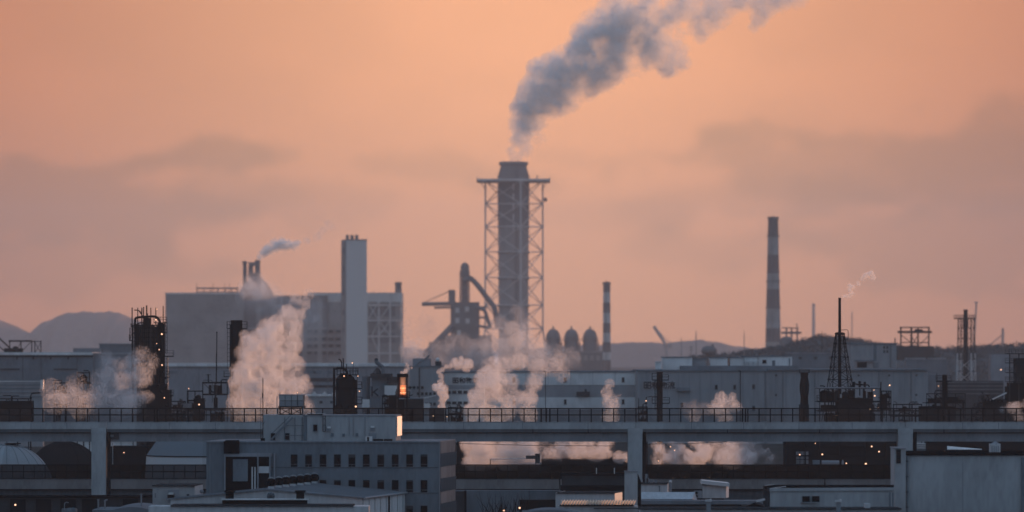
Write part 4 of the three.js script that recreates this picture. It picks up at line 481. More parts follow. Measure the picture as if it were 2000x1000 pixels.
{
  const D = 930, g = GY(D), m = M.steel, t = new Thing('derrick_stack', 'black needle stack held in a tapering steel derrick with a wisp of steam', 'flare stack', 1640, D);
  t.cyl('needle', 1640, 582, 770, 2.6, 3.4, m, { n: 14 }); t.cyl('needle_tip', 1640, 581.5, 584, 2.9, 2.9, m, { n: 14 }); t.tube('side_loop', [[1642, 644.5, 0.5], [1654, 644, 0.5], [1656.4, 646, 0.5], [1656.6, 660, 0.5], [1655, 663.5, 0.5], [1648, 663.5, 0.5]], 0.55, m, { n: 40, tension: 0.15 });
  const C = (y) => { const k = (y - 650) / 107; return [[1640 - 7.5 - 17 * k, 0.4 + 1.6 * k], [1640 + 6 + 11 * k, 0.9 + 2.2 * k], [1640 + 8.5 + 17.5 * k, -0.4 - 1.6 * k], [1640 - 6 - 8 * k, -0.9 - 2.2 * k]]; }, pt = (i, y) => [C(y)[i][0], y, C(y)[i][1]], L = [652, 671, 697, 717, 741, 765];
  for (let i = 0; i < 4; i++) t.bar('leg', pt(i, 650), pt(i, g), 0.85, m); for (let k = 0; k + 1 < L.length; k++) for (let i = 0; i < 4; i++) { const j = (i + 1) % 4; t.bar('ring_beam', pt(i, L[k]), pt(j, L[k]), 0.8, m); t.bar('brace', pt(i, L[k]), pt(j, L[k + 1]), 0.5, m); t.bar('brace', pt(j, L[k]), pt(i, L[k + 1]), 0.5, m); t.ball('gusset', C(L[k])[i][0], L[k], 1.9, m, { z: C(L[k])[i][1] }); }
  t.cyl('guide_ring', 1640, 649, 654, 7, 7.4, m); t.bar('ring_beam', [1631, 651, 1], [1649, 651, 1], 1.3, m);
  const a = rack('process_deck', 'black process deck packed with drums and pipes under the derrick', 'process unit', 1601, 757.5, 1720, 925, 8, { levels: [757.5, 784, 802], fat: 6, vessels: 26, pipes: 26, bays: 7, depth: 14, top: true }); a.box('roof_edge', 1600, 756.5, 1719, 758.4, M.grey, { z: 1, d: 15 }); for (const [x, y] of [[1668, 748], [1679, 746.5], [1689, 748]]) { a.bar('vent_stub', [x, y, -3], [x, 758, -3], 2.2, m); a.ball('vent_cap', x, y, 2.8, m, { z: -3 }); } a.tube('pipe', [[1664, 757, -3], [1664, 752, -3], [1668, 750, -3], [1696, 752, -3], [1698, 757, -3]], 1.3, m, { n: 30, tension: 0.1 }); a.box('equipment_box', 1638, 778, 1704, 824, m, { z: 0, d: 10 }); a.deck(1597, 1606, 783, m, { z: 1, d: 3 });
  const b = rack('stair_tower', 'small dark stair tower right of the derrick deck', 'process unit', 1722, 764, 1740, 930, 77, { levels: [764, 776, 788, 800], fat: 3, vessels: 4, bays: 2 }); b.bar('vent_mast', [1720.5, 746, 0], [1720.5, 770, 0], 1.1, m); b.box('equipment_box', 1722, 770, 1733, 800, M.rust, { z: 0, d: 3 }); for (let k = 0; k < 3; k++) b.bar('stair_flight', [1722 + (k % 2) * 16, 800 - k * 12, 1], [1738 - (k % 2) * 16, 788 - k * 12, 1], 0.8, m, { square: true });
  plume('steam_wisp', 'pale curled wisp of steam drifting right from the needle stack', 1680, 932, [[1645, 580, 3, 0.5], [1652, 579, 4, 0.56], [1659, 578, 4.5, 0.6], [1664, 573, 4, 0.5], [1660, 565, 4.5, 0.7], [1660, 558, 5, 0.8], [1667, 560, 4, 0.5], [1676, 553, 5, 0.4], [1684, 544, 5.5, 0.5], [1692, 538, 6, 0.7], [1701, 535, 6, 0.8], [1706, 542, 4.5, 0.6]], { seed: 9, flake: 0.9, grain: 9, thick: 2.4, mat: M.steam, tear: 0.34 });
}
{
  const D = 940, g = GY(D), m = M.steel, t = new Thing('slim_column', 'slim black column with two railed platforms before the wall lettering', 'column', 1288.5, D);
  t.cyl('shell', 1288.5, 727.5, g, 5.9, 5.9, m, { n: 18 }); t.cyl('rim', 1288.5, 726.5, 729, 6.3, 6.3, m, { n: 18 }); t.deck(1274, 1284, 741.5, m, { z: 1, d: 2, h: 1.4 }); t.deck(1293, 1306, 741.5, m, { z: 1, d: 2, h: 1.1 }); t.deck(1274, 1284, 787, m, { z: 1, d: 2 }); t.deck(1293, 1308, 787, m, { z: 1, d: 2 }); t.tube('side_pipe', [[1262, g, 0], [1262, 780, 0], [1264, 775.5, 0], [1270, 774.5, 0], [1284, 774.5, 0]], 0.8, m, { n: 24, tension: 0.15 }); t.ladder(1280, 742, 800, 2, m, 0.6);
  rack('meter_skid', 'small dark meter skid at the foot of the slim black column', 'process unit', 1247, 795, 1264, 945, 4, { levels: [795, 808], fat: 3, vessels: 4, bays: 2 }).bar('post', [1247.5, 778, 0], [1247.5, 800, 0], 0.7, m);
  const u = new Thing('rough_column', 'rough dark column with a railing on top left of the derrick', 'column', 1571, 960); u.lathe('shell', 1571, [[6, 727], [8, 728], [7, 738], [9.4, 752], [9, 764], [7.4, 776], [8, 790], [8, GY(960)]], m); u.lathe('cladding', 1574, [[4, 735], [6.6, 752], [6, 764], [3, 776]], M.rust, { z: 0.8 }); u.deck(1562, 1581, 727, M.iron, { z: 1, d: 2, h: 0.7 }); u.box('base_box', 1562, 790, 1580, GY(960), M.rust, { z: 1.4, d: 3 });
  const s = new Thing('service_column', 'black column with a wide railed head platform on the right', 'column', 1845, 930); s.cyl('shell', 1845, 733, GY(930), 4.8, 5.2, m, { n: 18 }); s.cyl('rim', 1845, 731.5, 734, 4, 4, M.iron, { n: 18 }); s.deck(1830.5, 1859, 743.5, m, { z: 1.6, d: 3, h: 1.1, t: 2.2 }); s.bar('lamp_pole', [1829.8, 728, 0], [1829.8, 770, 0], 0.5, M.iron); s.ladder(1850, 746, 800, 2, m, 0.8); s.tube('pipe', [[1828, 800, 1], [1828, 772, 1], [1831, 769, 1], [1838, 769, 1]], 1, m, { n: 20, tension: 0.1 });
  rack('tank_deck', 'black tank deck and pipes round the service column', 'process unit', 1810, 769, 1885, 935, 15, { levels: [769, 786, 800], fat: 6, vessels: 9, bays: 4, post: 0.6, beam: 0.7 }).box('equipment_box', 1800, 794, 1866, 824, m, { z: 1.5, d: 7 });
  const w = new Thing('right_plant', 'dark stepped plant building with open floors at the right edge', 'process unit', 1995, 1000); for (const y of [690, 708, 727, 745]) w.deck(1971, 2060, y, M.iron, { z: 1, d: 8, h: 1 }); for (const x of [1972, 1990, 2008]) w.bar('post', [x, 690, 1], [x, GY(1000), 1], 1, M.iron, { square: true }); w.box('wall', 1974, 748, 2060, GY(1000), m, { z: -1, d: 8 }); w.box('wall', 1985, 700, 2060, 748, M.dim, { z: -3, d: 6 }); w.box('equipment_box', 1925, 780, 1968, GY(1000), m, { z: 2, d: 6 }); w.bar('conveyor', [1934, 782, 2], [1966, 767, 2], 1.3, M.panel, { square: true }); w.bar('jib', [1925, 770, 2], [1936, 783, 2], 0.8, m); w.box('equipment_box', 1968, 755, 1985, 790, m, { z: 1, d: 6 }); for (let i = 0; i < 6; i++) w.ball('tank', 1930 + i * 7, 782, 3, m, { z: 2 }); w.bar('vent', [1995, 736, 1], [1999, 752, 1], 1, m);
}
// cooling towers that give off the steam, and dark blocks seen under the highway
{
  const ct = (x0, x1, y, D, label) => { const t = new Thing('cooling_tower', label, 'cooling tower', (x0 + x1) / 2, D, { group: 'dark cooling towers under the steam' }), n = Math.max(1, Math.round((x1 - x0) / 42)); t.box('casing', x0, y, x1, GY(D), M.rust, { d: 9 }); t.box('top_edge', x0 - 0.5, y - 1, x1 + 0.5, y + 1.5, M.steel, { z: 0.3, d: 9.6 }); for (let i = 0; i < n; i++) t.cyl('fan_ring', x0 + (x1 - x0) * (i + 0.5) / n, y - 3, y, 13, 15, M.steel, { z: -4.5 }); for (let x = x0 + 6; x < x1; x += 14) t.box('louvre_post', x, y + 4, x + 1, GY(D), M.steel, { z: 0.2, d: 0.3 }); return t; };
  ct(888, 1056, 911, 880, 'long dark cooling tower under the thick steam left of the middle pier'); ct(1058, 1224, 897, 885, 'taller dark cooling tower just left of the middle pier'); ct(1262, 1420, 912, 880, 'dark cooling tower just right of the middle pier'); ct(1424, 1536, 913, 890, 'dark cooling tower below the last steam puff on the right');
  const b = new Thing('dark_works', 'black works building full of small lights beside the right pier', 'building', 1640, 890), g = GY(890), m = M.steel; b.box('wall', 1538, 858, 1752, g, M.rust, { d: 14 }); b.box('corner_post', 1536, 850, 1541, g, m, { z: 0.6, d: 1 }); for (const x of [1572, 1600, 1640, 1690, 1730]) b.box('column', x, 858, x + 2, g, m, { z: 0.5, d: 0.5 }); for (const y of [872, 890]) b.box('beam', 1540, y, 1752, y + 1.6, m, { z: 0.4, d: 0.4 }); b.box('lattice_window', 1555, 882, 1579, 906, M.slate, { z: 0.3, d: 0.3 }); for (const x of [1562, 1570]) b.box('window_bar', x, 882, x + 1, 906, m, { z: 0.45, d: 0.1 }); for (const y of [889, 897]) b.box('window_bar', 1555, y, 1579, y + 1, m, { z: 0.48, d: 0.1 });
  const k = new Thing('horizontal_tank', 'grey horizontal tank lying under the right span', 'tank', 1622, 850), kt = k.cyl('shell', 1622, 899, 910, 5.4, 5.4, M.grey, { z: 0 }); kt.geometry = new THREE.CylinderGeometry(S(5.4, 850), S(5.4, 850), S(34, 850), 20); kt.rotation.z = Math.PI / 2; k.box('end_box', 1588, 899, 1601, 910, M.slate, { d: 1.6 }); k.lathe('nozzle', 1646, [[0.6, 898], [2.4, 902], [2.4, 908]], M.grey); for (const x of [1610, 1634]) k.box('saddle', x - 1.5, 908, x + 1.5, GY(850), m, { d: 1 });
  const d = new Thing('dark_block', 'black plain block with one lamp right of the left pier', 'building', 250, 850); d.box('wall', 214, 874, 286, GY(850), M.rust, { d: 10 }); d.box('lit_edge', 219.3, 865, 220.6, 909, M.galv, { z: 0.6, d: 0.4 }); d.box('roof_edge', 213, 872.5, 287, 874.5, m, { z: 0.3, d: 10.5 });  // pale strip stands in for a lit edge on the black block
  const p = new Thing('pale_shed', 'pale long shed glimpsed under the left span of the highway', 'shed', 220, 1000); p.box('wall', 130, 860, 282, GY(1000), M.panel, { d: 8 }); p.box('roof_edge', 128, 857, 284, 861, M.panel, { z: 0.4, d: 9 }); for (let x = 140; x < 280; x += 24) p.box('wall_seam', x, 861, x + 0.7, 880, M.slate, { z: 0.1, d: 0.15 });
  const dome = (px, rx, top, D, mat, label, ribs, rm = M.slate) => { const t = new Thing('domed_tank', label, 'tank', px, D, { group: 'round gas tanks under the left span' }), R = S(rx, D), cy = top + rx; t.lathe('shell', px, [...Array(15)].map((_, i) => { const a = i / 14 * Math.PI * 0.62; return [Math.max(0.05, rx * Math.sin(a)), cy - rx * Math.cos(a)]; }).concat([[rx * 0.9, GY(D)]]), mat, { n: 48 }); for (let i = 0; i < ribs; i++) { const a = -1.25 + 2.5 * i / (ribs - 1); const pts = [...Array(8)].map((_, k) => { const e = 0.12 + k * 0.19; return [px + rx * 1.004 * Math.sin(e) * Math.sin(a), cy - rx * 1.004 * Math.cos(e), R * 1.004 * Math.sin(e) * Math.cos(a)]; }); t.tube('seam', pts, 0.45, rm, { n: 20 }); } t.cyl('top_nozzle', px, top - 3, top + 1, 4, 5, M.slate); return t; };
  const t1 = dome(13, 92, 867, 830, M.dome, 'pale ribbed domed gas tank at the left edge', 9); t1.tube('stair_rail', [[-20, 868, 9], [20, 871, 9.2], [60, 876, 7.4]], 0.5, M.slate, { n: 30 }); t1.box('top_walkway', 10, 866, 36, 868, M.steel, { z: 2, d: 4 });
  dome(126, 76, 861.5, 900, M.rust, 'black domed gas tank behind the pale ribbed one', 7, M.rust);
  const c = new Thing('tank_roof', 'large slate tank with sloping shoulder and pale lower band near the office', 'tank', 360, 850), rr = 118; c.lathe('shoulder', 404, [[60, 830], [96, 858], [rr * 0.98, 886], [rr, 889]], M.slate, { n: 64 }); c.lathe('band_ring', 404, [[rr * 1.005, 888], [rr * 1.012, 890], [rr * 1.0, 890]], M.steel, { n: 64 }); c.lathe('shell', 404, [[rr, 890], [rr, 894], [rr + 4, GY(850)]], M.pale, { n: 64 });
}
rack('pipe_rack', 'low black pipe rack between the left refinery tower and the valve skid', 'process unit', 334, 784, 362, 965, 91, { levels: [784, 796, 808], fat: 3.5, vessels: 7, bays: 2, pipes: 10 });
rack('pipe_rack', 'low dark pipe rack behind the fence right of the rough column', 'process unit', 1745, 790, 1800, 970, 92, { levels: [790, 802, 812], fat: 3.5, vessels: 8, bays: 3, pipes: 12 });
rack('pipe_rack', 'small dark pipe rack behind the fence between the steam jet and curtain', 'process unit', 876, 796, 904, 955, 93, { levels: [796, 808], fat: 3, vessels: 5, bays: 2, pipes: 8 });
{ // dark bushes seen over the fence
  const r = rng(57), clump = (x0, x1, y, D, label) => { const pos = []; for (let i = 0; i < 2600; i++) { const px = x0 + (x1 - x0) * r(), k = Math.sin(Math.PI * (px - x0) / (x1 - x0)), py = GY(D) - (GY(D) - y) * (0.45 + 0.55 * k) * Math.sqrt(r()) * (0.8 + 0.3 * noise3(px * 0.2, 3, 1)), x = X(px, D), yy = Math.max(0.1, Y(py, D)), z = -D - r() * 6; for (let j = 0; j < 3; j++) pos.push(x + (r() - 0.5) * 1.1, yy + (r() - 0.5) * 0.9, z + (r() - 0.5) * 1.1); } const g = new THREE.BufferGeometry(); g.setAttribute('position', new THREE.Float32BufferAttribute(pos, 3)); tag(put(scene, numbered('bushes'), g, M.iron), label, 'bushes', null, 'stuff'); };
  clump(322, 402, 770, 990, 'dark bushes standing behind the valve skid and left tower'); clump(1884, 1972, 768, 1020, 'dark bushes between the service column and right edge plant');
}
// ---------- steam ----------
const dn = (list, k) => list.map(([x, y, r, d, z]) => [x, y, r, d * k, z]);
plume('steam_plume', 'big pink white steam cloud rising between the black column and reactor vessel', 540, 925, [
  [478, 800, 34, 1], [500, 775, 32, 1.1], [530, 790, 36, 1.1], [556, 800, 34, 1], [590, 795, 24, 0.6], [480, 750, 26, 1], [506, 735, 32, 1.2], [536, 745, 36, 1.2], [565, 755, 26, 0.8], [590, 748, 20, 0.7], [602, 760, 12, 0.35], [470, 720, 22, 1], [490, 705, 26, 1.1], [520, 700, 32, 1.2], [472, 692, 16, 0.7], [488, 676, 20, 0.9], [515, 668, 28, 1.1], [545, 690, 32, 1.1], [575, 715, 20, 0.6], [540, 655, 28, 1.1], [568, 668, 24, 0.9], [522, 640, 20, 0.9], [550, 630, 22, 1], [575, 638, 18, 0.8], [566, 610, 16, 0.8], [585, 612, 14, 0.5], [592, 592, 14, 0.35], [577, 585, 12, 0.3], [604, 574, 12, 0.16], [478, 655, 10, 0.3], [455, 745, 10, 0.4], [458, 785, 10, 0.4],
], { seed: 41, flake: 1.5, grain: 26, thick: 1.7, tear: 0.42, cat: 'steam' });
plume('steam_plume', 'low spread of thin greyish steam in front of the left refinery tower', 190, 935, [[110, 785, 22, 0.4], [100, 760, 20, 0.25], [135, 775, 24, 0.4], [160, 790, 26, 0.5], [150, 750, 20, 0.2], [195, 780, 30, 0.7], [205, 745, 26, 0.45], [235, 785, 30, 0.75], [245, 755, 28, 0.55], [262, 785, 24, 0.6], [215, 715, 22, 0.3], [205, 695, 14, 0.25], [255, 715, 20, 0.3], [280, 740, 18, 0.35], [275, 690, 16, 0.2], [300, 705, 14, 0.3], [285, 775, 14, 0.4], [276, 735, 20, 0.4], [268, 700, 18, 0.3], [290, 720, 14, 0.3]], { seed: 42, flake: 1.5, grain: 34, thick: 1.5, tear: 0.36 });
plume('steam_plume', 'broad pink steam curtain from the cooling tower before the lattice chimney', 980, 878, [
  [925, 900, 22, 1.3], [950, 895, 22, 1.2], [985, 898, 20, 1.3], [1010, 897, 18, 1], [1035, 896, 20, 1.3], [925, 870, 24, 1.3], [955, 868, 22, 1], [990, 872, 22, 1.2], [1030, 872, 22, 1.1], [920, 840, 22, 1], [960, 838, 24, 0.8], [1000, 840, 22, 0.8], [1034, 842, 20, 0.9], [925, 805, 20, 0.85], [950, 805, 22, 0.75], [990, 808, 22, 0.5], [1030, 805, 20, 0.8], [935, 775, 22, 0.85], [958, 768, 24, 0.75], [978, 772, 18, 0.45], [1008, 776, 18, 0.4], [1032, 778, 18, 0.75], [950, 740, 22, 0.7], [972, 742, 18, 0.5], [1000, 746, 16, 0.35], [1040, 748, 18, 0.5], [960, 715, 18, 0.4], [985, 712, 18, 0.3], [1015, 705, 16, 0.35], [1008, 670, 16, 0.28], [1000, 640, 14, 0.2], [1018, 655, 10, 0.25], [1050, 722, 18, 0.25], [1075, 715, 18, 0.18], [1100, 730, 16, 0.15], [1090, 700, 18, 0.14], [1060, 685, 18, 0.13],
], { seed: 43, flake: 1.4, grain: 30, thick: 2.2, tear: 0.41 });
plume('steam_plume', 'dense steam rolling off the taller cooling tower left of the middle pier', 1140, 884, [[1075, 885, 16, 0.8], [1095, 880, 20, 1.2], [1125, 878, 20, 1.2], [1148, 880, 18, 0.9], [1178, 880, 17, 1.2], [1188, 862, 16, 1], [1210, 893, 12, 0.9], [1226, 892, 10, 0.8], [1120, 858, 16, 0.8], [1190, 838, 15, 0.8], [1192, 812, 16, 0.8], [1193, 788, 17, 0.75], [1190, 768, 14, 0.55], [1205, 775, 10, 0.3], [1192, 750, 10, 0.25], [1105, 852, 12, 0.5], [1150, 868, 26, 0.4], [1108, 868, 22, 0.4], [1165, 886, 18, 0.5], [1062, 872, 14, 0.3]], { seed: 44, flake: 1.4, grain: 20, thick: 1.4, tear: 0.44 });
plume('steam_plume', 'billowing warm steam puffs under the span right of the middle pier', 1390, 879, [[1290, 895, 17, 1.1], [1312, 892, 16, 1.2], [1292, 878, 13, 0.8], [1330, 876, 11, 0.5], [1278, 870, 10, 0.4], [1310, 868, 10, 0.5], [1358, 896, 19, 1.3], [1372, 880, 18, 1.3], [1362, 866, 16, 1.1], [1345, 888, 12, 0.8], [1412, 898, 17, 1.3], [1432, 895, 20, 1.3], [1425, 875, 18, 1.2], [1450, 888, 17, 1], [1466, 896, 14, 0.8], [1476, 890, 10, 0.5], [1490, 885, 8, 0.3], [1500, 882, 7, 0.3], [1505, 893, 10, 0.2], [1420, 848, 18, 0.9], [1415, 815, 16, 0.7], [1400, 796, 16, 0.65], [1422, 788, 18, 0.8], [1440, 796, 12, 0.5], [1410, 774, 12, 0.6], [1430, 772, 9, 0.35], [1360, 840, 16, 0.5], [1352, 812, 16, 0.3], [1342, 798, 14, 0.2], [1358, 790, 12, 0.18], [1380, 800, 14, 0.22], [1334, 890, 20, 0.5], [1394, 880, 22, 0.55], [1468, 876, 18, 0.4], [1310, 880, 24, 0.35], [1500, 896, 16, 0.2], [1445, 868, 20, 0.5]], { seed: 45, flake: 1.4, grain: 19, thick: 1.4, tear: 0.45 });
plume('steam_jet', 'narrow bright steam jet standing up and bending right before the works office', 880, 1000, [[862, 806, 6, 0.8], [862, 796, 7, 1], [863, 785, 8, 1.1], [866, 775, 9, 1.2], [864, 766, 10, 1.2], [858, 756, 10, 1.1], [852, 756, 8, 0.8], [868, 757, 8, 0.9], [860, 746, 8, 0.9], [862, 736, 6, 0.6], [857, 726, 5, 0.5], [864, 722, 5, 0.6], [872, 716, 6, 0.6], [882, 713, 8, 0.7], [893, 713, 9, 0.8], [904, 711, 10, 1], [914, 710, 9, 1], [910, 720, 8, 0.8], [888, 704, 6, 0.5], [900, 702, 6, 0.5], [922, 716, 5, 0.3]], { seed: 46, flake: 1.1, grain: 11, thick: 1.8, tear: 0.42 });
plume('steam_plume', 'soft grey steam drifting between the boiler hall and blast furnace', 805, 2900, [[795, 660, 16, 0.2], [800, 682, 20, 0.3], [812, 676, 18, 0.3], [790, 635, 12, 0.12], [788, 605, 9, 0.1], [822, 690, 16, 0.25], [880, 664, 14, 0.2]], { seed: 47, flake: 1.7, grain: 22, thick: 2, tear: 0.4, mat: M.faint });
plume('steam_plume', 'low white steam bank at the right edge behind the fence', 1990, 960, [[1975, 796, 10, 0.5], [1990, 793, 12, 0.7], [2010, 790, 16, 0.8], [1958, 799, 7, 0.3], [1990, 812, 14, 0.4]], { seed: 48, flake: 1.4, grain: 16, thick: 2, mat: M.faint });

// ---------- elevated highway ----------
{
  const D = 740, g = GY(D), t = new Thing('elevated_highway', 'long grey concrete elevated highway crossing the whole view on square piers', 'highway bridge', 1000, D);
  const joints = [-260, 208.5, 660, 1240, 1768, 2260]; for (let i = 0; i + 1 < joints.length; i++) { const a = joints[i] + 0.5, b = joints[i + 1] - 0.5; t.box('kerb_wall', a, 824.3, b, 838.3, M.concrete, { z: 0.02, d: 0.35 }); t.box('girder', a, 843, b, 862.5, M.grey, { z: -1.5, d: 13 }); t.box('deck_slab', a, 836, b, 843.6, M.slate, { z: -0.36, d: 16 }); t.box('coping', a, 823.5, b, 824.6, M.grey, { z: 0.08, d: 0.5 }); }
  for (const x of [192.5, 1240.5, 1768.5]) { const p = t.box('pier', x - 14, 839.2, x + 14, g, M.concrete, { z: 0.1, d: 3.2 }); t.box('pier_cap', x - 14.6, 836, x + 14.6, 847, M.concrete, { z: 0.16, d: 3.4, parent: p }); }
  for (const x of [60, 130, 330, 420, 905, 1020, 1148, 1350, 1452, 1560, 1664, 1880, 1950]) t.box('kerb_joint', x, 825, x + 0.9, 838, M.slate, { z: 0.04, d: 0.03 }); for (const x of [1040, 1148, 1420, 1600, 1843]) t.box('drain_spout', x, 838.5, x + 1.6, 846, M.dim, { z: -0.1, d: 0.2 }); t.bar('conduit', [-200, 845.6, -1.35], [2200, 845.6, -1.35], 0.5, M.dim);
  t.box('bracket', 209, 846, 232, 858, M.dim, { z: -1.2, d: 2 }); t.box('drain_box', 214, 849, 222, 853, M.grey, { z: -1.1, d: 0.6 }); for (const x of [209, 1255.5, 1784]) t.box('drainpipe', x, 842, x + 6.5, g, M.rust, { z: -1, d: 0.8 });
  const f = new Thing('roadside_fence', 'tall steel fence with see through panels along the elevated highway', 'fence', 1000, D); f.D = D + 0.2; const post = boxGeo(S(2.1, D), S(27, D), S(2.1, D)), pg = boxGeo(S(20.2, D), S(11.4, D), 0.02), pg2 = boxGeo(S(20.2, D), S(12.2, D), 0.02);
  let n = 0; for (let x = -112.6; x < 2130; x += 21.85) { const a = put(f.g, 'post', post, M.steel); a.position.copy(f.v(x, 811, 0)); const b = put(f.g, 'panel', pg, M.screen); b.position.copy(f.v(x + 10.92, 804, -0.02)); const c = put(f.g, 'panel', pg2, M.screen); c.position.copy(f.v(x + 10.92, 817.2, -0.02)); n++; }
  for (const y of [797.7, 810.4]) f.box('rail', -120, y - 1, 2140, y + 1, M.steel, { z: 0.12, d: 0.1 }); for (const x of [1057, 1074, 1450, 1456, 302, 308]) f.bar('post', [x, 797, 0.1], [x, 824, 0.1], 1.3, M.steel, { square: true });
  const h = (x, y, label) => { const s = new Thing('street_lamp', label, 'street lamp', x, 746, { group: 'slim lamp posts along the highway' }); s.bar('pole', [x, y, 0], [x, 836, 0], 0.55, M.iron); s.bar('arm', [x, y, 0], [x - 2.4, y - 0.4, 0.6], 0.5, M.iron); s.box('lamp_head', x - 4, y - 1.4, x - 0.6, y + 0.2, M.iron, { z: 0.9, d: 0.6 }); };
  h(1065.5, 726, 'slim unlit lamp post on the highway before the banded warehouse'); h(1446.5, 725, 'slim unlit lamp post on the highway before the slate warehouse');
}
{
  const D = 762, g = GY(D), t = new Thing('lower_road', 'lower concrete road wall running beneath the elevated highway', 'road bridge', 1000, D);
  for (const [a, b] of [[-200, 208], [212, 1092], [1094, 1610], [1612, 2200]]) { t.box('kerb_wall', a + 0.5, 937, b, 955, M.concrete, { d: 0.4 }); t.box('deck_slab', a + 0.5, 941, b, 957.5, M.dim, { z: -0.45, d: 9 }); t.box('base_wall', a + 0.5, 957, b, g, M.slate, { z: -2, d: 2 }); t.box('coping', a + 0.5, 935.6, b, 937.3, M.grey, { z: 0.06, d: 0.5 }); }
  const f = new Thing('road_fence', 'dark mesh fence along the lower road behind the piers', 'fence', 1000, D + 0.3), post = boxGeo(S(1.6, D), S(29, D), S(1.6, D)), pg = boxGeo(S(19.4, D), S(12, D), 0.02); const mesh = M.darkScreen = new THREE.MeshPhysicalMaterial({ color: new THREE.Color().setRGB(0.34, 0.36, 0.38), transmission: 1, roughness: 0.05, thickness: 0, ior: 1.15 });
  for (let x = -101; x < 2000; x += 21) { const a = put(f.g, 'post', post, M.steel); a.position.copy(f.v(x, 922, 0)); for (const y of [914.5, 928.2]) { const b = put(f.g, 'panel', pg, mesh); b.position.copy(f.v(x + 10.5, y, -0.02)); } }
  for (const y of [908, 921.3, 935]) f.box('rail', -104, y - 0.9, 2010, y + 0.9, M.steel, { z: 0.12, d: 0.1 });
  const w = (x, y0, x1, y1, label) => { const c = new Thing('overhead_cable', label, 'cable', x, 770, { group: 'thin cables under the highway' }); c.tube('strand', [[x, y0, 0], [(x + x1) / 2, (y0 + y1) / 2 + 1.5, 0], [x1, y1, 0]], 0.5, M.steel, { n: 20 }); c.bar('end_clip', [x, y0 - 2, 0], [x, y0 + 2, 0], 0.9, M.steel); };
  w(892, 866, 1202, 871, 'thin cable crossing the steam left of the middle pier'); w(1262, 867, 1420, 863, 'thin cable crossing the steam right of the middle pier');
  const q = new Thing('pipe_bridge', 'thin pale pipe on short trestles in the steam under the highway', 'pipe', 1000, 872); q.bar('pipe', [956, 897, 0], [1048, 895.5, 0], 0.7, M.panel); for (const x of [958, 1046]) q.bar('trestle', [x, 897, 0], [x - 2, GY(872), 0], 0.8, M.steel); q.box('valve_box', 1027, 890, 1052, 896, M.dim, { z: 0.4, d: 1.4 }); q.cyl('drum', 1050, 886, 905, 5, 5, M.dim);
}
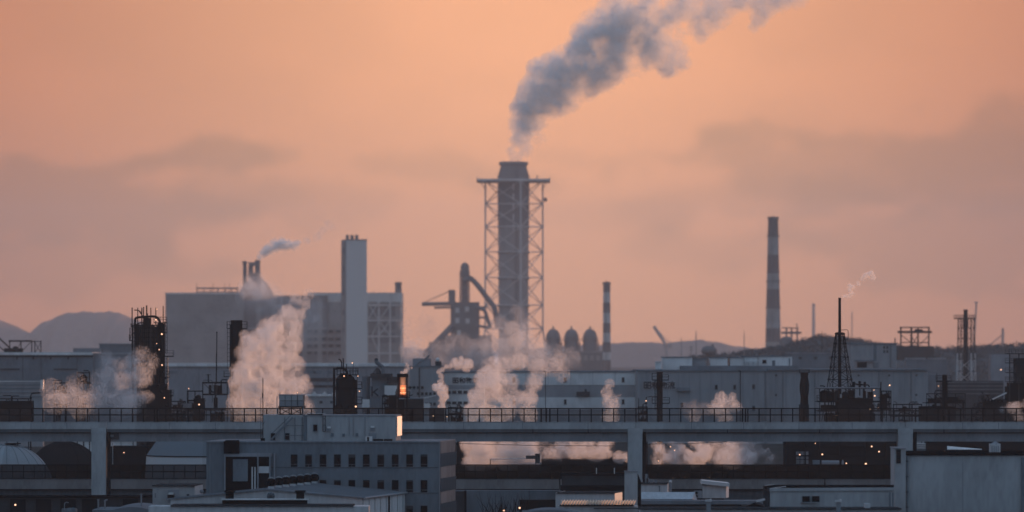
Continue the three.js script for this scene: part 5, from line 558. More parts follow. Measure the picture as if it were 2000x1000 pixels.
// ---------- foreground: office block ----------
{
  const D = 582, g = GY(D), t = new Thing('office_block', 'dark blue grey office block with two rows of windows and a louvred right end', 'office building', 630, D);
  prism(t, 'wall', [[403, 0], [858, 0], [888, -13], [435, -13]], 863.5, g, M.slate); prism(t, 'roof_parapet', [[402, 0.2], [859, 0.2], [889.5, -13.2], [434, -13.2]], 861.5, 864, M.grey);
  for (let k = 0; k < 4; k++) { const y = 887 + k * 50; for (let i = 0; i < 10; i++) { const x = 567.3 + i * 28.2; const w = win(t, t.g, x, y, x + 14.2, y + 25, { e: 0.7, rail: 5.5, mid: i % 3 === 1, mat: M.slate }), bl = [0, 3, 0, 0, 6, 0, 2, 0, 0, 4][(i + k * 3) % 10]; if (bl) t.box('blind', x + 0.8, y + 0.8, x + 13.4, y + 0.8 + bl, M.dim, { z: 0.06, d: 0.03, parent: w }); } t.box('floor_joint', 530, y + 25.8, 857, y + 26.5, M.dim, { z: 0.04, d: 0.06 }); }
  // right end: pale bands and louvre bands
  for (let k = 0; k < 4; k++) { const y = 863.6 + k * 49; side(t, 'pale_band', [858.6, -0.3], [887.6, -12.9], y, y + 22, M.slate, { off: 0.08 }); const lb = side(t, 'louvre_band', [858.6, -0.3], [887.6, -12.9], y + 22, y + 48.8, M.shutter, { off: 0.05 }); for (let i = 0; i < 10; i++) { const f = put(lb, 'fin', boxGeo(0.12, S(26, D), 0.25), M.slate); f.position.set(-6 + i * 1.33, 0, 0.14); } }
  for (const [x, z] of [[858.4, 0.05], [879.5, -9], [888, -13]]) t.bar('corner_pipe', [x, 862, z + 0.2], [x, g, z + 0.2], 1.1, M.grey);
  // entrance bay at the left
  t.box('bay_frame', 438, 885, 531, 892, M.grey, { z: 0.35, d: 0.5 }); t.box('bay_recess', 441, 892, 503, g, M.steel, { z: 0.06, d: 0.1 }); t.box('lit_inner_wall', 455, 897, 484, 940, M.slate, { z: 0.12, d: 0.08 }); for (const x of [439, 503.5, 527, 536]) t.box('bay_post', x - 1.3, 885, x + 1.3, g, M.grey, { z: 0.42, d: 0.6 }); for (const x of [492.5, 498]) t.box('pale_pipe', x - 1.3, 912, x + 1.3, g, M.pale, { z: 0.5, d: 0.25 }); t.box('pale_spandrel', 505, 911, 526, 924, M.pale, { z: 0.3, d: 0.3 }); t.box('dark_glazing', 505, 892, 526, 911, M.glass, { z: 0.08, d: 0.1 }); t.box('dark_glazing', 505, 924, 526, g, M.glass, { z: 0.08, d: 0.1 }); t.bar('edge_pipe', [410, 866, 0.2], [410, g, 0.2], 0.7, M.grey); 
  t.box('dark_roof_unit', 437, 862, 467, 886, M.steel, { z: 0.6, d: 2 }); t.box('dark_roof_unit', 440, 860, 466, 863, M.rust, { z: 0.4, d: 1.6 });
  // penthouse
  const p = prism(t, 'penthouse', [[600, -2.2], [773, -2.2], [783, -9], [611, -9]], 812.5, 862.5, M.concrete); prism(t, 'penthouse_cap', [[599.4, -2.1], [773.6, -2.1], [783.8, -9.1], [610, -9.1]], 811, 813, M.grey); side(t, 'lit_end_panel', [773.8, -2.6], [782.8, -8.8], 814, 853, M.sunlitTone, { off: 0.1 });  // warm pale end panel puts the low sun into its colour
  prism(t, 'stair_house', [[513, -2.8], [600, -2.8], [604, -9], [519, -9]], 811, 862.5, M.concrete); t.box('pilaster', 593, 811, 601, 862, M.slate, { z: -2.4, d: 0.5 });
  const back = (o, dz = -2.15) => { o.position.z += dz; return o; };
  back(win(t, t.g, 610, 829.5, 618.5, 842.5, { e: 0.6 })); back(win(t, t.g, 526.5, 846.5, 535.5, 860, { e: 0.6 }), -2.75); back(win(t, t.g, 554.5, 846.5, 563.5, 860, { e: 0.6 }), -2.75);
  t.bar('stair_flight', [530, 858, -2.2], [572, 815, -2.2], 1.8, M.slate, { square: true }); t.bar('stair_rail', [530, 848, -2], [568, 811, -2], 0.4, M.dim); for (const x of [556, 576, 590]) t.bar('wall_pipe', [x, 814, -2.6], [x, 862, -2.6], 0.8, M.slate); for (const y of [831, 850]) t.bar('wall_conduit', [556, y, -2.6], [600, y, -2.6], 0.5, M.slate); t.ladder(633, 812, 843, 4.5, M.dim, -1.9); t.bar('lightning_arm', [600, 807.5, -2], [636, 807.5, -2], 0.4, M.panel); t.box('hanging_bar', 600, 808.5, 630, 811, M.dim, { z: -2.1, d: 0.3 });
  for (const [x, y] of [[642, 835], [727, 834]]) { t.box('vent_hood', x - 3, y - 2, x + 4, y + 1.5, M.white, { z: -1.9, d: 0.4 }); t.box('vent_body', x - 3.6, y + 1.5, x + 4.6, y + 7, M.grey, { z: -2, d: 0.3 }); } for (const [x, y] of [[671, 850], [649, 849], [697, 849]]) t.box('wall_box', x - 2.4, y - 3, x + 2.4, y + 3, M.slate, { z: -2, d: 0.3 }); for (const x of [682, 690, 713]) t.bar('wall_pipe', [x, 814, -2.1], [x, 852, -2.1], 0.5, M.grey); t.box('wall_panel', 720, 846, 735, 862, M.grey, { z: -2.05, d: 0.2 });
  const ac = new Thing('air_conditioner', 'small white twin fan air conditioner at the foot of the penthouse wall', 'air conditioner', 722, D, { y: Y(862, D) }); ac.box('case', 714, 852.5, 727, 862, M.panel, { z: -0.8, d: 0.7 }); for (const y of [855.3, 859.8]) { const f = put(ac.g, 'fan', new THREE.CylinderGeometry(S(2.1, D), S(2.1, D), 0.06, 16), M.steel); f.rotation.x = Math.PI / 2; f.position.copy(ac.v(719, y, -0.76)); } ac.g.userData.group = undefined; delete ac.g.userData.group;
  for (const [x0, x1, l] of [[729, 748, 'left'], [750, 766, 'right']]) { const s = new Thing('roof_bin', 'low dark roof box beside the air conditioner, ' + l + ' one of two', 'roof box', x0, D, { y: Y(862, D), group: 'low dark roof boxes' }); s.box('case', x0, 858, x1, 862, M.steel, { z: -0.9, d: 0.8 }); s.box('lid', x0 - 0.5, 857.4, x1 + 0.5, 858.4, M.dim, { z: -0.85, d: 0.9 }); }
  const w = new Thing('water_tank', 'square panel water tank on a braced steel frame on the office penthouse', 'water tank', 568, D, { y: Y(812, D) }); for (let i = 0; i < 4; i++) for (let k = 0; k < 2; k++) w.box('tank_panel', 545 + i * 12.2, 772 + k * 11.3, 556.1 + i * 12.2, 782.2 + k * 11.3, k ? M.grey : M.concrete, { z: -3, d: 3 }); w.box('tank_core', 545.5, 772.5, 593, 794, M.dim, { z: -3.15, d: 2.7 }); w.box('tank_lid', 544, 770.5, 594.5, 772, M.grey, { z: -2.9, d: 3.2 }); w.box('base_frame', 543, 794, 595, 796.5, M.steel, { z: -2.8, d: 3.4 });
  for (const x of [547, 569, 591]) for (const z of [-3, -5.8]) w.bar('leg', [x, 796, z], [x, 811, z], 1.3, M.steel, { square: true }); for (const [a, b] of [[547, 569], [569, 591]]) { w.bar('brace', [a, 797, -2.9], [b, 810, -2.9], 0.7, M.steel); w.bar('brace', [b, 797, -2.9], [a, 810, -2.9], 0.7, M.steel); } w.bar('bottom_beam', [544, 810, -2.9], [595, 810, -2.9], 1, M.steel, { square: true }); w.bar('beacon_post', [581, 768, -3], [581, 791, -2.9], 0.8, M.dim); w.bar('corner_pole', [541, 774, -3], [541, 812, -3], 0.7, M.grey); w.bar('ladder_rail', [592, 772, -2.8], [592, 812, -2.8], 0.7, M.grey);
  const a = new Thing('roof_aerial', 'tall thin aerial mast at the left corner of the office penthouse', 'aerial', 513, D, { y: Y(862, D) }); a.bar('mast', [513.5, 738, -1.5], [513.5, 862, -1.5], 0.8, M.steel); a.bar('sleeve', [513, 768, -1.5], [513, 778, -1.5], 1.4, M.steel); a.bar('side_rod', [509.5, 776, -1.5], [509.5, 862, -1.5], 0.5, M.iron); a.box('foot', 509, 856, 517, 863, M.steel, { z: -1.2, d: 0.6 }); a.bar('strut', [513.5, 830, -1.5], [518, 822, -2.6], 0.4, M.steel);
}
// ---------- foreground: gabled shed with ridge ventilators ----------
{
  const D = 560, g = GY(D), t = new Thing('gabled_shed', 'wide low gabled factory shed with ribbed pale side wall and dark roof', 'factory building', 560, D), z1 = -36;
  const dx = 8.2, L = t.v(333, 974, 4.5), R = t.v(708, 973, 0), A = t.v(522, 957, 2.2), off = new THREE.Vector3(dx, 0, z1), at = (p, k = 1) => p.clone().addScaledVector(off, k), low = (p) => new THREE.Vector3(p.x, 0, p.z); L.y = R.y;
  poly(t, 'gable_wall', [[low(L), low(R), R, A, L]], M.pale); poly(t, 'rear_wall', [[low(at(L)), at(L), at(A), at(R), low(at(R))]], M.pale); poly(t, 'side_wall', [[low(L), L, at(L), low(at(L))]], M.pale);
  const up = new THREE.Vector3(0, 0.16, 0), o = 0.5; const slope = (p, q, n) => { const e = p.clone().addScaledVector(p.clone().sub(q).normalize(), o), f0 = e.clone().addScaledVector(off, -0.012), f1 = at(e, 1.012), q0 = q.clone().addScaledVector(off, -0.012), q1 = at(q, 1.012); const u = (v) => v.clone().add(up); return poly(t, n, [[u(f0), u(q0), u(q1), u(f1)], [f0, f1, q1, q0], [f0, q0, u(q0), u(f0)], [f0, u(f0), u(f1), f1], [f1, u(f1), u(q1), q1]], M.roof); };
  const rR = slope(R, A, 'roof'), rL = slope(L, A, 'roof');
  for (const [p, r] of [[R, rR], [L, rL]]) for (let i = 1; i < 24; i++) { const k = i / 24, a = at(p, k).addScaledVector(up, 1.1), b = at(A, k).addScaledVector(up, 1.1), d = b.clone().sub(a), m = put(r, 'standing_seam', UNIT_BOX, M.roof); m.position.copy(a).add(b).multiplyScalar(0.5); m.quaternion.setFromUnitVectors(UP, d.clone().normalize()); m.scale.set(0.06, d.length(), 0.1); }
  // ribbed side wall panels
  for (let i = 0; i < 12; i++) { const a = at(R, i / 12 + 0.006), b = at(R, (i + 1) / 12 - 0.006), w = a.distanceTo(b), h = R.y - 0.1, m = put(t.g, 'wall_panel', boxGeo(w, h, 0.12), M.white); m.position.copy(a).add(b).multiplyScalar(0.5); m.position.y = h / 2; m.rotation.y = -Math.atan2(off.z, off.x); m.position.x += 0.05; } poly(t, 'side_wall', [[low(R), low(at(R)), at(R), R]], M.slate); 
  t.bar('gutter', [708.6, 974, 0.4], [835.5, 957.4, 0], 0.1, M.galv); { const a = at(R, -0.01), b = at(R, 1.01), d = b.clone().sub(a), m = put(t.g, 'gutter', UNIT_BAR, M.galv); m.position.copy(a).add(b).multiplyScalar(0.5); m.position.x += 0.42; m.quaternion.setFromUnitVectors(UP, d.normalize()); m.scale.set(0.14, a.distanceTo(b), 0.14); } for (const k of [0.36, 0.68]) { const p = at(R, k), m = put(t.g, 'downpipe', UNIT_BAR, M.dim); m.position.set(p.x + 0.25, p.y / 2, p.z); m.scale.set(0.13, p.y, 0.13); }
  t.box('hoist_beam', 434, 976.5, 600, 985, M.steel, { z: 6.5, d: 0.6 }); t.box('hoist_flange', 432, 974.6, 602, 976.6, M.white, { z: 6.9, d: 1.4 }); for (const x of [448, 586]) { t.box('hoist_bracket', x - 7.5, 959.5, x + 7.5, 975, M.steel, { z: 6.2, d: 1.2 }); t.box('bracket_head', x - 10, 958.5, x + 10, 962, M.steel, { z: 6.4, d: 1.6 }); }
  const rv = t.ball('round_vent', 529, 969, 8, M.slate, { z: 4 }); rv.scale.z *= 0.25; for (const a of [0, 0.8, 1.6, 2.4]) t.bar('vent_blade', [529 - 7 * Math.cos(a), 969 - 7 * Math.sin(a), 4.6], [529 + 7 * Math.cos(a), 969 + 7 * Math.sin(a), 4.6], 0.6, M.dim); t.box('lower_lean_to', 290, 989, 720, 1100, M.pale, { z: 9, d: 5 }); t.box('lean_to_edge', 333, 986.5, 690, 989.2, M.dim, { z: 9.3, d: 5.4 });
  const drum = new THREE.LatheGeometry([[0.001, 0.86], [0.3, 0.83], [0.5, 0.66], [0.56, 0.42], [0.5, 0.18], [0.36, 0.02], [0.3, -0.3]].reverse().map(([a, b]) => new THREE.Vector2(a, b)), 20), blade = new THREE.TorusGeometry(0.57, 0.035, 6, 14, 1.5);
  const pos = ['first, nearest the gable', 'second from the gable', 'third from the gable', 'fourth from the gable', 'fifth, the middle one', 'fifth from the far end', 'fourth from the far end', 'third from the far end', 'second from the far end', 'last, at the far end']; let proto;
  for (let i = 0; i < 10; i++) { const p = at(A, 0.05 + i * 0.098), w = p.clone().add(t.g.position); let v;
    if (!proto) { v = proto = new THREE.Group(); put(v, 'drum', drum, M.steel); for (const a of [0, 0.45, 0.9]) { const b = put(v, 'blade', blade, M.galv); b.rotation.set(0, a * 2.2 + 0.4, 0.75); b.position.y = 0.42; } const c = put(v, 'neck', new THREE.CylinderGeometry(0.34, 0.4, 0.5, 14), M.galv); c.position.y = -0.1; } else v = proto.clone();
    v.name = numbered('ridge_ventilator'); v.position.set(w.x, w.y + 0.46, w.z); v.scale.setScalar(1.18); scene.add(v); tag(v, 'round dark ventilator on the gabled shed ridge, ' + pos[i], 'ventilator', 'ridge ventilators of the gabled shed'); }
}
// a small helper for the many little foreground buildings: front wall, oblique right end, roof slab
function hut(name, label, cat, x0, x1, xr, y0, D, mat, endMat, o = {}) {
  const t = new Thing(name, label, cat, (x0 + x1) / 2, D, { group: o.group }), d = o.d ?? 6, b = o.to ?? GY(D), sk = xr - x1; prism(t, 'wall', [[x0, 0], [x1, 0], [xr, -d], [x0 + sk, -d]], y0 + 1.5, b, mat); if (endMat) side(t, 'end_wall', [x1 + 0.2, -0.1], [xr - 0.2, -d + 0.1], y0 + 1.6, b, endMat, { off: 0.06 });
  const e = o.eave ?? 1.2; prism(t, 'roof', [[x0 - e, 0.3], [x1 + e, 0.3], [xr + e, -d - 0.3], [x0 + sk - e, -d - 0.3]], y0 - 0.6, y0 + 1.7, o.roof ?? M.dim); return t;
}
{
  const a = hut('roof_hut_building', 'small pale grey rooftop hut with a warm lit right end by the office', 'hut', 298, 379, 395, 948, 640, M.concrete, M.pale, { d: 8 }); a.box('door_panel', 328, 957, 350, 982, M.grey, { z: 0.1, d: 0.12 }); a.box('awning', 329, 962.5, 338, 966, M.white, { z: 1, d: 1 }); a.box('small_vent', 364.5, 965, 369.5, 969.5, M.dim, { z: 0.1, d: 0.15 }); a.box('dark_box', 327, 967, 339, 974, M.steel, { z: 1.6, d: 1.5 }); const dish = a.ball('dish', 394, 960, 4, M.grey, { z: -2 }); dish.scale.z *= 0.4; a.box('wall_stain_panel', 302, 963, 305, 972, M.grey, { z: 0.06, d: 0.1 });  // paler end wall material puts the sunlit right face into colour
  const b = new Thing('barrel_roof_shed', 'low shed with a long curved pale roof at bottom left', 'shed', 270, 600); b.g.position.y = 0; const cg = new THREE.CylinderGeometry(9, 9, 17, 40, 1, false, -1.05, 2.1), c = put(b.g, 'roof', cg, M.roof); c.rotation.set(Math.PI / 2, 0, 0); c.rotation.set(-Math.PI / 2, 0, 0); c.position.copy(b.v(268, 986, -4)); c.position.y -= 9; b.box('wall', 180, 996, 330, GY(600), M.slate, { z: 4, d: 12 });
  for (const [x, y, l, r] of [[192, 975, 'straight one at left', 0], [205, 977, 'one with a bent cowl', 1], [276, 964, 'tallest one by the hut', 0]]) { const v = new Thing('roof_vent', 'thin roof vent pipe at bottom left, ' + l, 'vent pipe', x, 600, { group: 'vent pipes at bottom left' }); v.cyl('pipe', x, y, 999, 1.5, 1.5, M.grey, { n: 12 }); v.cyl('collar', x, y, y + 2.5, 2.2, 2, M.grey, { n: 12 }); if (r) v.tube('cowl', [[x, y + 2, 0], [x + 1, y, 0], [x + 5, y - 1, 0]], 1.8, M.grey, { n: 12 }); }
  const d = new Thing('far_left_shed', 'dark low wall and lean to below the lower road at left', 'building', 90, 690); d.box('wall', -120, 972, 300, GY(690), M.dim, { d: 6 }); d.box('roof_edge', -121, 969.5, 301, 972.3, M.steel, { z: 0.6, d: 7 }); for (const x of [20, 70, 118, 160, 240]) d.box('wall_panel', x, 975, x + 30, 1000, M.rust, { z: 0.1, d: 0.15 });
  const e = new Thing('yard_equipment', 'rounded grey equipment cover at the bottom edge left of the vents', 'equipment', 138, 600); e.box('cover', 120, 994, 148, 1040, M.slate, { d: 2 }); e.cyl('hood', 140, 992, 999, 8, 9, M.slate); e.tube('hook_pipe', [[126, 996, 0], [126, 984, 0], [129, 981, 0], [134, 982, 0]], 0.8, M.grey, { n: 18 });
}
{ // right big hall
  const D = 545, g = GY(D), t = new Thing('blank_hall', 'big blank grey hall filling the lower right corner with one small louvre window', 'building', 1880, D);
  t.box('wall', 1768, 889, 2160, g, M.concrete, { d: 18 }); t.box('roof_edge', 1765, 886.6, 2162, 889.4, M.steel, { z: 0.3, d: 18.6 }); t.box('tower_wall', 1747.5, 876, 1769, g, M.concrete, { z: 0.4, d: 6 }); t.box('tower_cap', 1746.5, 874.4, 1769.5, 876.6, M.grey, { z: 0.6, d: 6.4 }); const w = t.box('louvre_window', 1750.5, 878, 1759.5, 905, M.glass, { z: 0.46, d: 0.1 }); for (let y = 880; y < 904; y += 3.4) t.box('slat', 1751, y, 1759, y + 1, M.dim, { z: 0.55, d: 0.08, parent: w }); t.bar('downpipe', [1772, 890, 0.3], [1772, g, 0.3], 1.6, M.slate); for (const y of [900, 930, 960, 990]) t.box('pipe_clamp', 1769.8, y, 1774.4, y + 1.6, M.dim, { z: 0.6, d: 0.4 }); t.box('edge_post', 1995, 893, 2004, g, M.slate, { z: 0.3, d: 0.4 }); t.box('wall_joint', 1880, 890, 1880.7, g, M.grey, { z: 0.03, d: 0.06 });
  const v = new Thing('roof_cupola', 'small pale ventilator box with pointed cap on the blank hall roof', 'ventilator', 1944, 552, { y: Y(887, 552) }); v.box('body', 1934, 867, 1954, 888, M.pale, { z: -2, d: 1.4 }); v.lathe('cap', 1944, [[0.6, 861.5], [3, 863], [10.6, 867.6], [10.6, 868.4]], M.grey, { z: -2.7 }); v.cyl('finial', 1944, 859, 863, 0.8, 0.8, M.grey, { z: -2.7 }); for (let x = 1937; x < 1953; x += 4) v.box('slat', x, 871, x + 1.4, 885, M.grey, { z: -1.94, d: 0.1 });
  const s = new Thing('ribbed_shed', 'pale ribbed sheds glimpsed under the span right of the right pier', 'shed', 1850, 900); for (const [a, b] of [[1740, 1760], [1788, 1808]]) { s.box('wall', a, 866, b, GY(900), M.slate, { d: 4 }); for (const y of [866, 870, 874]) s.box('rib', a, y, b, y + 1.8, M.panel, { z: 0.3, d: 0.4 }); } poly(s, 'roof', [[s.v(1850, 878, 1), s.v(1918, 878, 1), s.v(1918, 877, -2), s.v(1850, 871, -2)]], M.panel); s.box('wall', 1850, 878, 1918, GY(900), M.dim, { d: 5 }); s.box('dark_wall', 1808, 862, 2100, GY(900), M.steel, { z: -6, d: 3 });
}
{ // long low house in the bottom right and the roofs beside it
  const D = 530, g = GY(D), t = new Thing('long_low_house', 'long low pale house with a twin window and dark roof edge at bottom right', 'house', 1625, D);
  prism(t, 'wall', [[1504, 2], [1746, -1], [1746, -9], [1492, -9]], 956, g, M.concrete); prism(t, 'parapet', [[1503, 2.2], [1747, -0.8], [1747, -1.2], [1503, 1.7]], 952.5, 958.5, M.concrete); prism(t, 'dark_roof', [[1494, -1], [1746, -3], [1746, -9.3], [1492, -9.3]], 951.5, 955.8, M.steel); side(t, 'dark_end_wall', [1492.4, -8.8], [1503.4, 1.8], 953, g, M.dim, { off: 0.08 });
  for (const x of [1565.5, 1584.5]) { const w = win(t, t.g, x, 968, x + 15, 980, { e: 0.6 }); w.position.z += 1.25; } t.box('window_ledge', 1563, 980.6, 1602, 982, M.grey, { z: 1.5, d: 0.2 }); t.bar('pipe', [1738, 962, 0.4], [1738, 1000, 0.4], 1.8, M.slate); t.bar('pipe', [1744, 962, 0.4], [1744, 1000, 0.4], 1.4, M.slate); t.bar('eave_bar', [1493, 948.5, 1], [1512, 946, -1], 0.5, M.panel); t.bar('eave_bar', [1505, 954, 2.5], [1535, 950, -1], 0.6, M.panel);
  const lo = new Thing('front_roof', 'grey flat roof edge along the bottom right with a capped flue', 'building', 1560, 500); lo.box('wall', 1250, 995, 1760, GY(500), M.pale, { d: 5 }); lo.box('roof_edge', 1249, 993, 1761, 995.5, M.dim, { z: 0.4, d: 5.4 }); lo.box('skylight', 1690, 984, 1700, 995, M.pale, { z: -1, d: 2 });
  for (const [x, y, l] of [[1638, 977, 'before the twin window house'], [1384, 976, 'beside the dark triangle gable']]) { const f = new Thing('capped_flue', 'square capped flue ' + l, 'flue', x, 498, { group: 'capped flues at bottom right' }); f.box('shaft', x - 4.2, y + 3, x + 4.2, 1010, M.grey, { d: 0.6 }); f.box('cap', x - 6, y, x + 6, y + 4, M.pale, { z: 0.2, d: 0.9 }); f.ball('finial', x + 4, y - 1, 1.3, M.copper); }
}
{
  const a = new Thing('bright_roof_shed', 'shed with a bright pale ridged metal roof in the bottom centre right', 'shed', 1300, 575), d = -5, m = M.roofPale; poly(a, 'roof', [[a.v(1248, 975, 0), a.v(1352, 975, 0), a.v(1357, 961, d), a.v(1252, 961, d)]], m); poly(a, 'roof', [[a.v(1352, 975, 0), a.v(1362, 977, -6), a.v(1357, 961, d)]], M.pale); for (let i = 0; i < 9; i++) { const k = i / 8; a.bar('roof_seam', [1249 + k * 103, 975, 0.05], [1253 + k * 104, 961, d + 0.05], 0.25, m); } a.box('wall', 1248, 975.5, 1353, GY(575), M.grey, { z: -0.4, d: 5 }); a.box('lower_roof', 1240, 978, 1494, 985, M.roof, { z: 4, d: 4 }); a.box('dark_gap', 1246, 985.5, 1448, 988, M.steel, { z: 3, d: 1 }); a.box('lower_wall', 1246, 988, 1490, GY(575), M.slate, { z: 3, d: 2 });
  const g2 = new Thing('dark_gable', 'dark triangular gable end between flat roofs at bottom right', 'roof', 1468, 510); poly(g2, 'gable', [[g2.v(1443, 996, 1), g2.v(1494, 996, 1), g2.v(1494, 989, 1), g2.v(1472, 982, 1)]], M.steel); poly(g2, 'roof', [[g2.v(1443, 996, 1), g2.v(1472, 982, 1), g2.v(1478, 979, -6), g2.v(1449, 993, -6)], [g2.v(1494, 989, 1), g2.v(1494, 986, -6), g2.v(1478, 979, -6), g2.v(1472, 982, 1)]], M.dim); g2.box('wall', 1446, 996, 1494, GY(510), M.dim, { d: 6 }); g2.bar('pale_rafter', [1477, 979, 1.5], [1494, 975, 1.5], 2, M.pale, { square: true });
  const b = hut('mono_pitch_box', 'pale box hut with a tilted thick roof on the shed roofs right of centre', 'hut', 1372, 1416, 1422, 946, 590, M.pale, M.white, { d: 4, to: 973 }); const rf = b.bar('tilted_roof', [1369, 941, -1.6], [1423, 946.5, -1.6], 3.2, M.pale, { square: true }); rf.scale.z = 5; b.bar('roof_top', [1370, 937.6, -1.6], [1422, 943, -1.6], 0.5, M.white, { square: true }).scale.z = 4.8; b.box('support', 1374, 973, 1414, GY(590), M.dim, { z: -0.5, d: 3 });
  const ac = new Thing('fan_unit', 'dark twin fan outdoor unit left of the pale box hut', 'air conditioner', 1364, 588); ac.box('case', 1356, 959, 1371, 973, M.grey, { d: 0.8 }); for (const y of [962.5, 969]) { const f = put(ac.g, 'fan', new THREE.CylinderGeometry(S(2.5, 588), S(2.5, 588), 0.06, 16), M.steel); f.rotation.x = Math.PI / 2; f.position.copy(ac.v(1360.5, y, 0.05)); } ac.box('stand', 1355, 973, 1372, GY(588), M.dim, { z: -0.3, d: 1.6 });
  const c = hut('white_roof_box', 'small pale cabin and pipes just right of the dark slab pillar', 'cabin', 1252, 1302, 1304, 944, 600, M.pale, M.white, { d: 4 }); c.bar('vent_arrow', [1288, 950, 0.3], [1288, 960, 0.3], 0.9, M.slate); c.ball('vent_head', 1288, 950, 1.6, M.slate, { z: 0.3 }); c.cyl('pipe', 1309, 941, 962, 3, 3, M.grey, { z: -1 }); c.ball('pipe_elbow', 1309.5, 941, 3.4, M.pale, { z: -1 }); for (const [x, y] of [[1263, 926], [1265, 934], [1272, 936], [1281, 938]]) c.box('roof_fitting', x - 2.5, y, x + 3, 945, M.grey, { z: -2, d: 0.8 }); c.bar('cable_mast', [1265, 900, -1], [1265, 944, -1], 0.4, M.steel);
  const p = new Thing('slab_pillar', 'tall plain grey slab pillar with a dark side in front of the middle pier', 'wall', 1232, 565), gp = GY(565); p.box('slab', 1220, 921, 1245, gp, M.concrete, { d: 0.8 }); p.box('cap', 1219, 919.6, 1246, 921.4, M.grey, { z: 0.15, d: 1.1 }); poly(p, 'dark_side', [[p.v(1245.3, gp, 0), p.v(1253, gp, -4), p.v(1252, 940, -4), p.v(1245.3, 924, 0)]], M.steel);
  const h = hut('corner_house', 'small pale house with a sunlit orange right end behind the corrugated awning', 'house', 1085, 1199, 1214, 962, 575, M.pale, M.sunlitTone, { d: 5, eave: 0.6 }); h.bar('roof_rod', [1085, 963, 1], [1104, 959, -3], 0.4, M.panel);  // right end also carries painted low sun in its warm colour
  const k = new Thing('corrugated_awning', 'translucent corrugated awning with wavy edge glowing in orange evening light', 'awning', 1167, 552); { // wavy sheet
    const pts = [], W = S(146, 552), n = 26, pos = [], idx = []; for (let i = 0; i <= n * 8; i++) { const x = i / (n * 8), y = 0.25 * Math.cos(x * n * 2 * Math.PI); for (const [z, dy] of [[0, 0], [-0.75, 0.5]]) pos.push(x * W - z * 0.3, y * 0.4 + dy, z + y * 0.8); if (i) { const a = (i - 1) * 2; idx.push(a, a + 2, a + 1, a + 2, a + 3, a + 1); } }
    const g = new THREE.BufferGeometry(); g.setAttribute('position', new THREE.Float32BufferAttribute(pos, 3)); g.setIndex(idx); g.computeVertexNormals(); const s = put(k.g, 'corrugated_sheet', g, M.fibre); s.position.copy(k.v(1094, 985, 0)); k.box('awning_beam', 1093, 985.6, 1238, 988.6, M.steel, { z: -0.4, d: 0.3 }); k.box('wall', 1092, 988.4, 1246, GY(552), M.pale, { z: -0.8, d: 3 }); k.box('lower_eave', 1160, 992, 1260, 994, M.dim, { z: 0.4, d: 0.6 }); }
  const q = hut('flat_dark_house', 'dark flat roofed building between the office and the slab pillar', 'building', 1097, 1222, 1224, 927, 680, M.dim, M.dim, { d: 9, roof: M.steel }); q.box('dark_base', 1095, 948, 1224, 958, M.steel, { z: 0.4, d: 1 }); for (const x of [1164, 1199]) q.box('pale_bracket', x, 914, x + 2, 926, M.pale, { z: -3, d: 0.3 });
  const y = new Thing('yard_wall', 'dark yard wall with a black doorway between office and corner house', 'wall', 985, 690); y.box('wall', 888, 958, 1100, GY(690), M.slate, { d: 2 }); y.box('opening', 1015, 976, 1086, GY(690), M.steel, { z: 0.2, d: 0.3 }); y.box('side_wall', 884, 960, 910, GY(690), M.dim, { z: 3, d: 2 }); y.box('edge_post', 907, 958, 911, GY(690), M.steel, { z: 3.2, d: 0.5 });
  const z = new Thing('curved_roof', 'low curved grey roof at the bottom edge left of the corner house', 'roof', 1070, 540); const cg = new THREE.CylinderGeometry(12, 12, 8, 32, 1, false, -0.7, 1.4), c2 = put(z.g, 'roof', cg, M.roof); c2.rotation.x = -Math.PI / 2; c2.position.copy(z.v(1075, 993, -3)); c2.position.y -= 12; z.box('wall', 1020, 1000, 1110, GY(540), M.slate, { z: 1, d: 6 });
  // bare shrub by the yard lamps
  const r = rng(88), sh = new Thing('bare_shrub', 'bare dark shrub in the yard under the two lamps', 'shrub', 990, 600), tw = []; for (let i = 0; i < 60; i++) { const a = 6.28 * r(), l = 1.2 + r() * 2.2, gg = new THREE.CylinderGeometry(0.015, 0.05, l, 5); gg.translate(0, l / 2, 0); gg.rotateZ((r() - 0.5) * 1.5); gg.rotateY(a); gg.translate((r() - 0.5) * 7, 4.4 + r() * 1.2, (r() - 0.5) * 4); tw.push(gg); } put(sh.g, 'branches', mergeGeometries(tw), M.steel); for (const x of [-2.5, 0, 2.2]) { const m = put(sh.g, 'trunk', UNIT_BAR, M.steel); m.position.set(x, 2.3, 0); m.scale.set(0.09, 4.8, 0.09); }
}
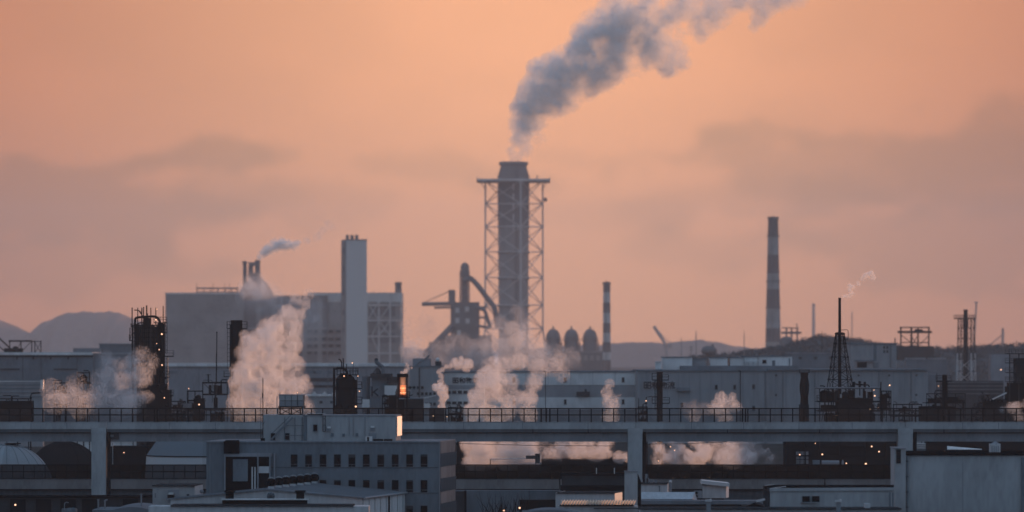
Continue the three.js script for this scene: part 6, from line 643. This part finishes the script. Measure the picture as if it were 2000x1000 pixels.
// ---------- lamps ----------
for (const [x, y, D, l, r, I] of [
  [306, 603.5, 944, 'tiny warm lamp on a vent pipe at the very top of the left refinery tower', 1.2], [304.5, 624.5, 943, 'warm lamp under the arched pipe of the left refinery tower', 1.6], [316, 652.5, 943, 'warm lamp under the upper right platform of the left tower', 1.8], [306, 671, 943, 'faint lamp at mid height near the centre of the left tower', 0.9], [311, 683, 943, 'small lamp just above the right platform of the left tower', 1.3], [316.5, 713, 943, 'warm lamp below the right platform of the left refinery tower', 1.5], [321, 777, 943, 'lowest warm lamp on the right of the left refinery tower', 1.3],
  [368.5, 759, 950, 'small lamp on a pole right of the left refinery tower', 1], [389, 790, 940, 'bright warm lamp on the valve skid above the fence', 1.8], [688, 709, 858, 'small lamp on the pole above the reactor vessel', 1.3], [672, 734.5, 854, 'warm lamp on the domed top of the reactor vessel', 1.4], [699, 734.5, 856, 'faint lamp at the right end of the vessel top platform', 1], [702, 764, 856, 'warm lamp under the upper side platform of the reactor vessel', 1.3], [695, 794, 853, 'bright warm lamp at the foot of the reactor vessel', 2],
  [1262, 783, 940, 'warm lamp beside the bent pipe of the slim column', 1.3], [1737.5, 752.5, 925, 'warm lamp floating right of the derrick deck', 1.6], [1708.5, 773, 918, 'warm lamp under the derrick deck roof', 1.7], [1707, 762, 918, 'faint tilted light right under the derrick deck roof edge', 1], [1699.5, 798.5, 916, 'warm low lamp on the derrick deck, left of two', 1.5], [1715.5, 797.5, 916, 'warm low lamp on the derrick deck, right of two', 1.4], [1634, 811, 915, 'faint lamp behind the fence below the needle stack', 1],
  [1833, 754, 928, 'faint lamp left of the service column head', 1], [1899, 757.5, 1500, 'faint lamp at the foot of the right lattice stack, left of two', 1], [1906, 757.5, 1500, 'faint lamp at the foot of the right lattice stack, right of two', 1], [1955, 722, 1400, 'small warm lamp alone on the dark hillside at far right', 1.4], [846, 812.5, 900, 'faint lamp behind the fence left of the steam jet', 1.1], [873, 814, 900, 'faint lamp behind the fence right of the steam jet', 1.1],
  [242, 884, 846, 'warm lamp on the black block right of the left pier', 1.3], [30, 986, 640, 'round bright lamp in the dark bottom left corner', 2.2], [984, 997, 600, 'round yard lamp at the bottom edge beside the office, left of two', 2], [1015, 992, 600, 'round yard lamp at the bottom edge beside the office, right of two', 2.2], [1078, 934, 764, 'tiny lamp behind the lower road fence left of the dark house', 1],
  [1309.5, 872.5, 870, 'warm lamp in the steam right of the middle pier, upper of two', 1.1], [1317.5, 879.5, 870, 'warm lamp in the steam right of the middle pier, lower of two', 1.2], [1286, 900, 868, 'faint lamp low in the steam right of the middle pier', 0.9], [1314, 933, 764, 'tiny lamp behind the lower fence above the pale cabin', 1.1], [1338, 932, 764, 'faint lamp behind the lower fence between two brighter ones', 0.8], [1385.5, 933, 764, 'tiny lamp behind the lower fence above the pale box hut', 1.1],
  [1562, 888, 884, 'warm lamp on the lattice window of the dark works', 1.5], [1606, 887.5, 884, 'warm lamp right of the lattice window of the dark works', 1.8], [1592.5, 866, 884, 'faint lamp high on the dark works just under the girder', 1], [1702.5, 872, 884, 'warm lamp high on the dark works near the right pier', 1.8], [1717, 882, 884, 'warm lamp on the dark works nearest the right pier', 1.7], [1653, 905, 846, 'warm lamp at the nozzle end of the horizontal tank', 1.5], [1691, 906, 884, 'brightest round lamp in the dark works beside the right pier', 2.6], [1843.5, 881.5, 880, 'small lamp under the span right of the right pier', 1.3], [581, 767, 584.8, 'tiny warm beacon lamp on the office water tank', 0.9],
]) lamp(x, y, D, l, r, (I ?? 1) * r * r * 0.25);

renderer.render(scene, camera);
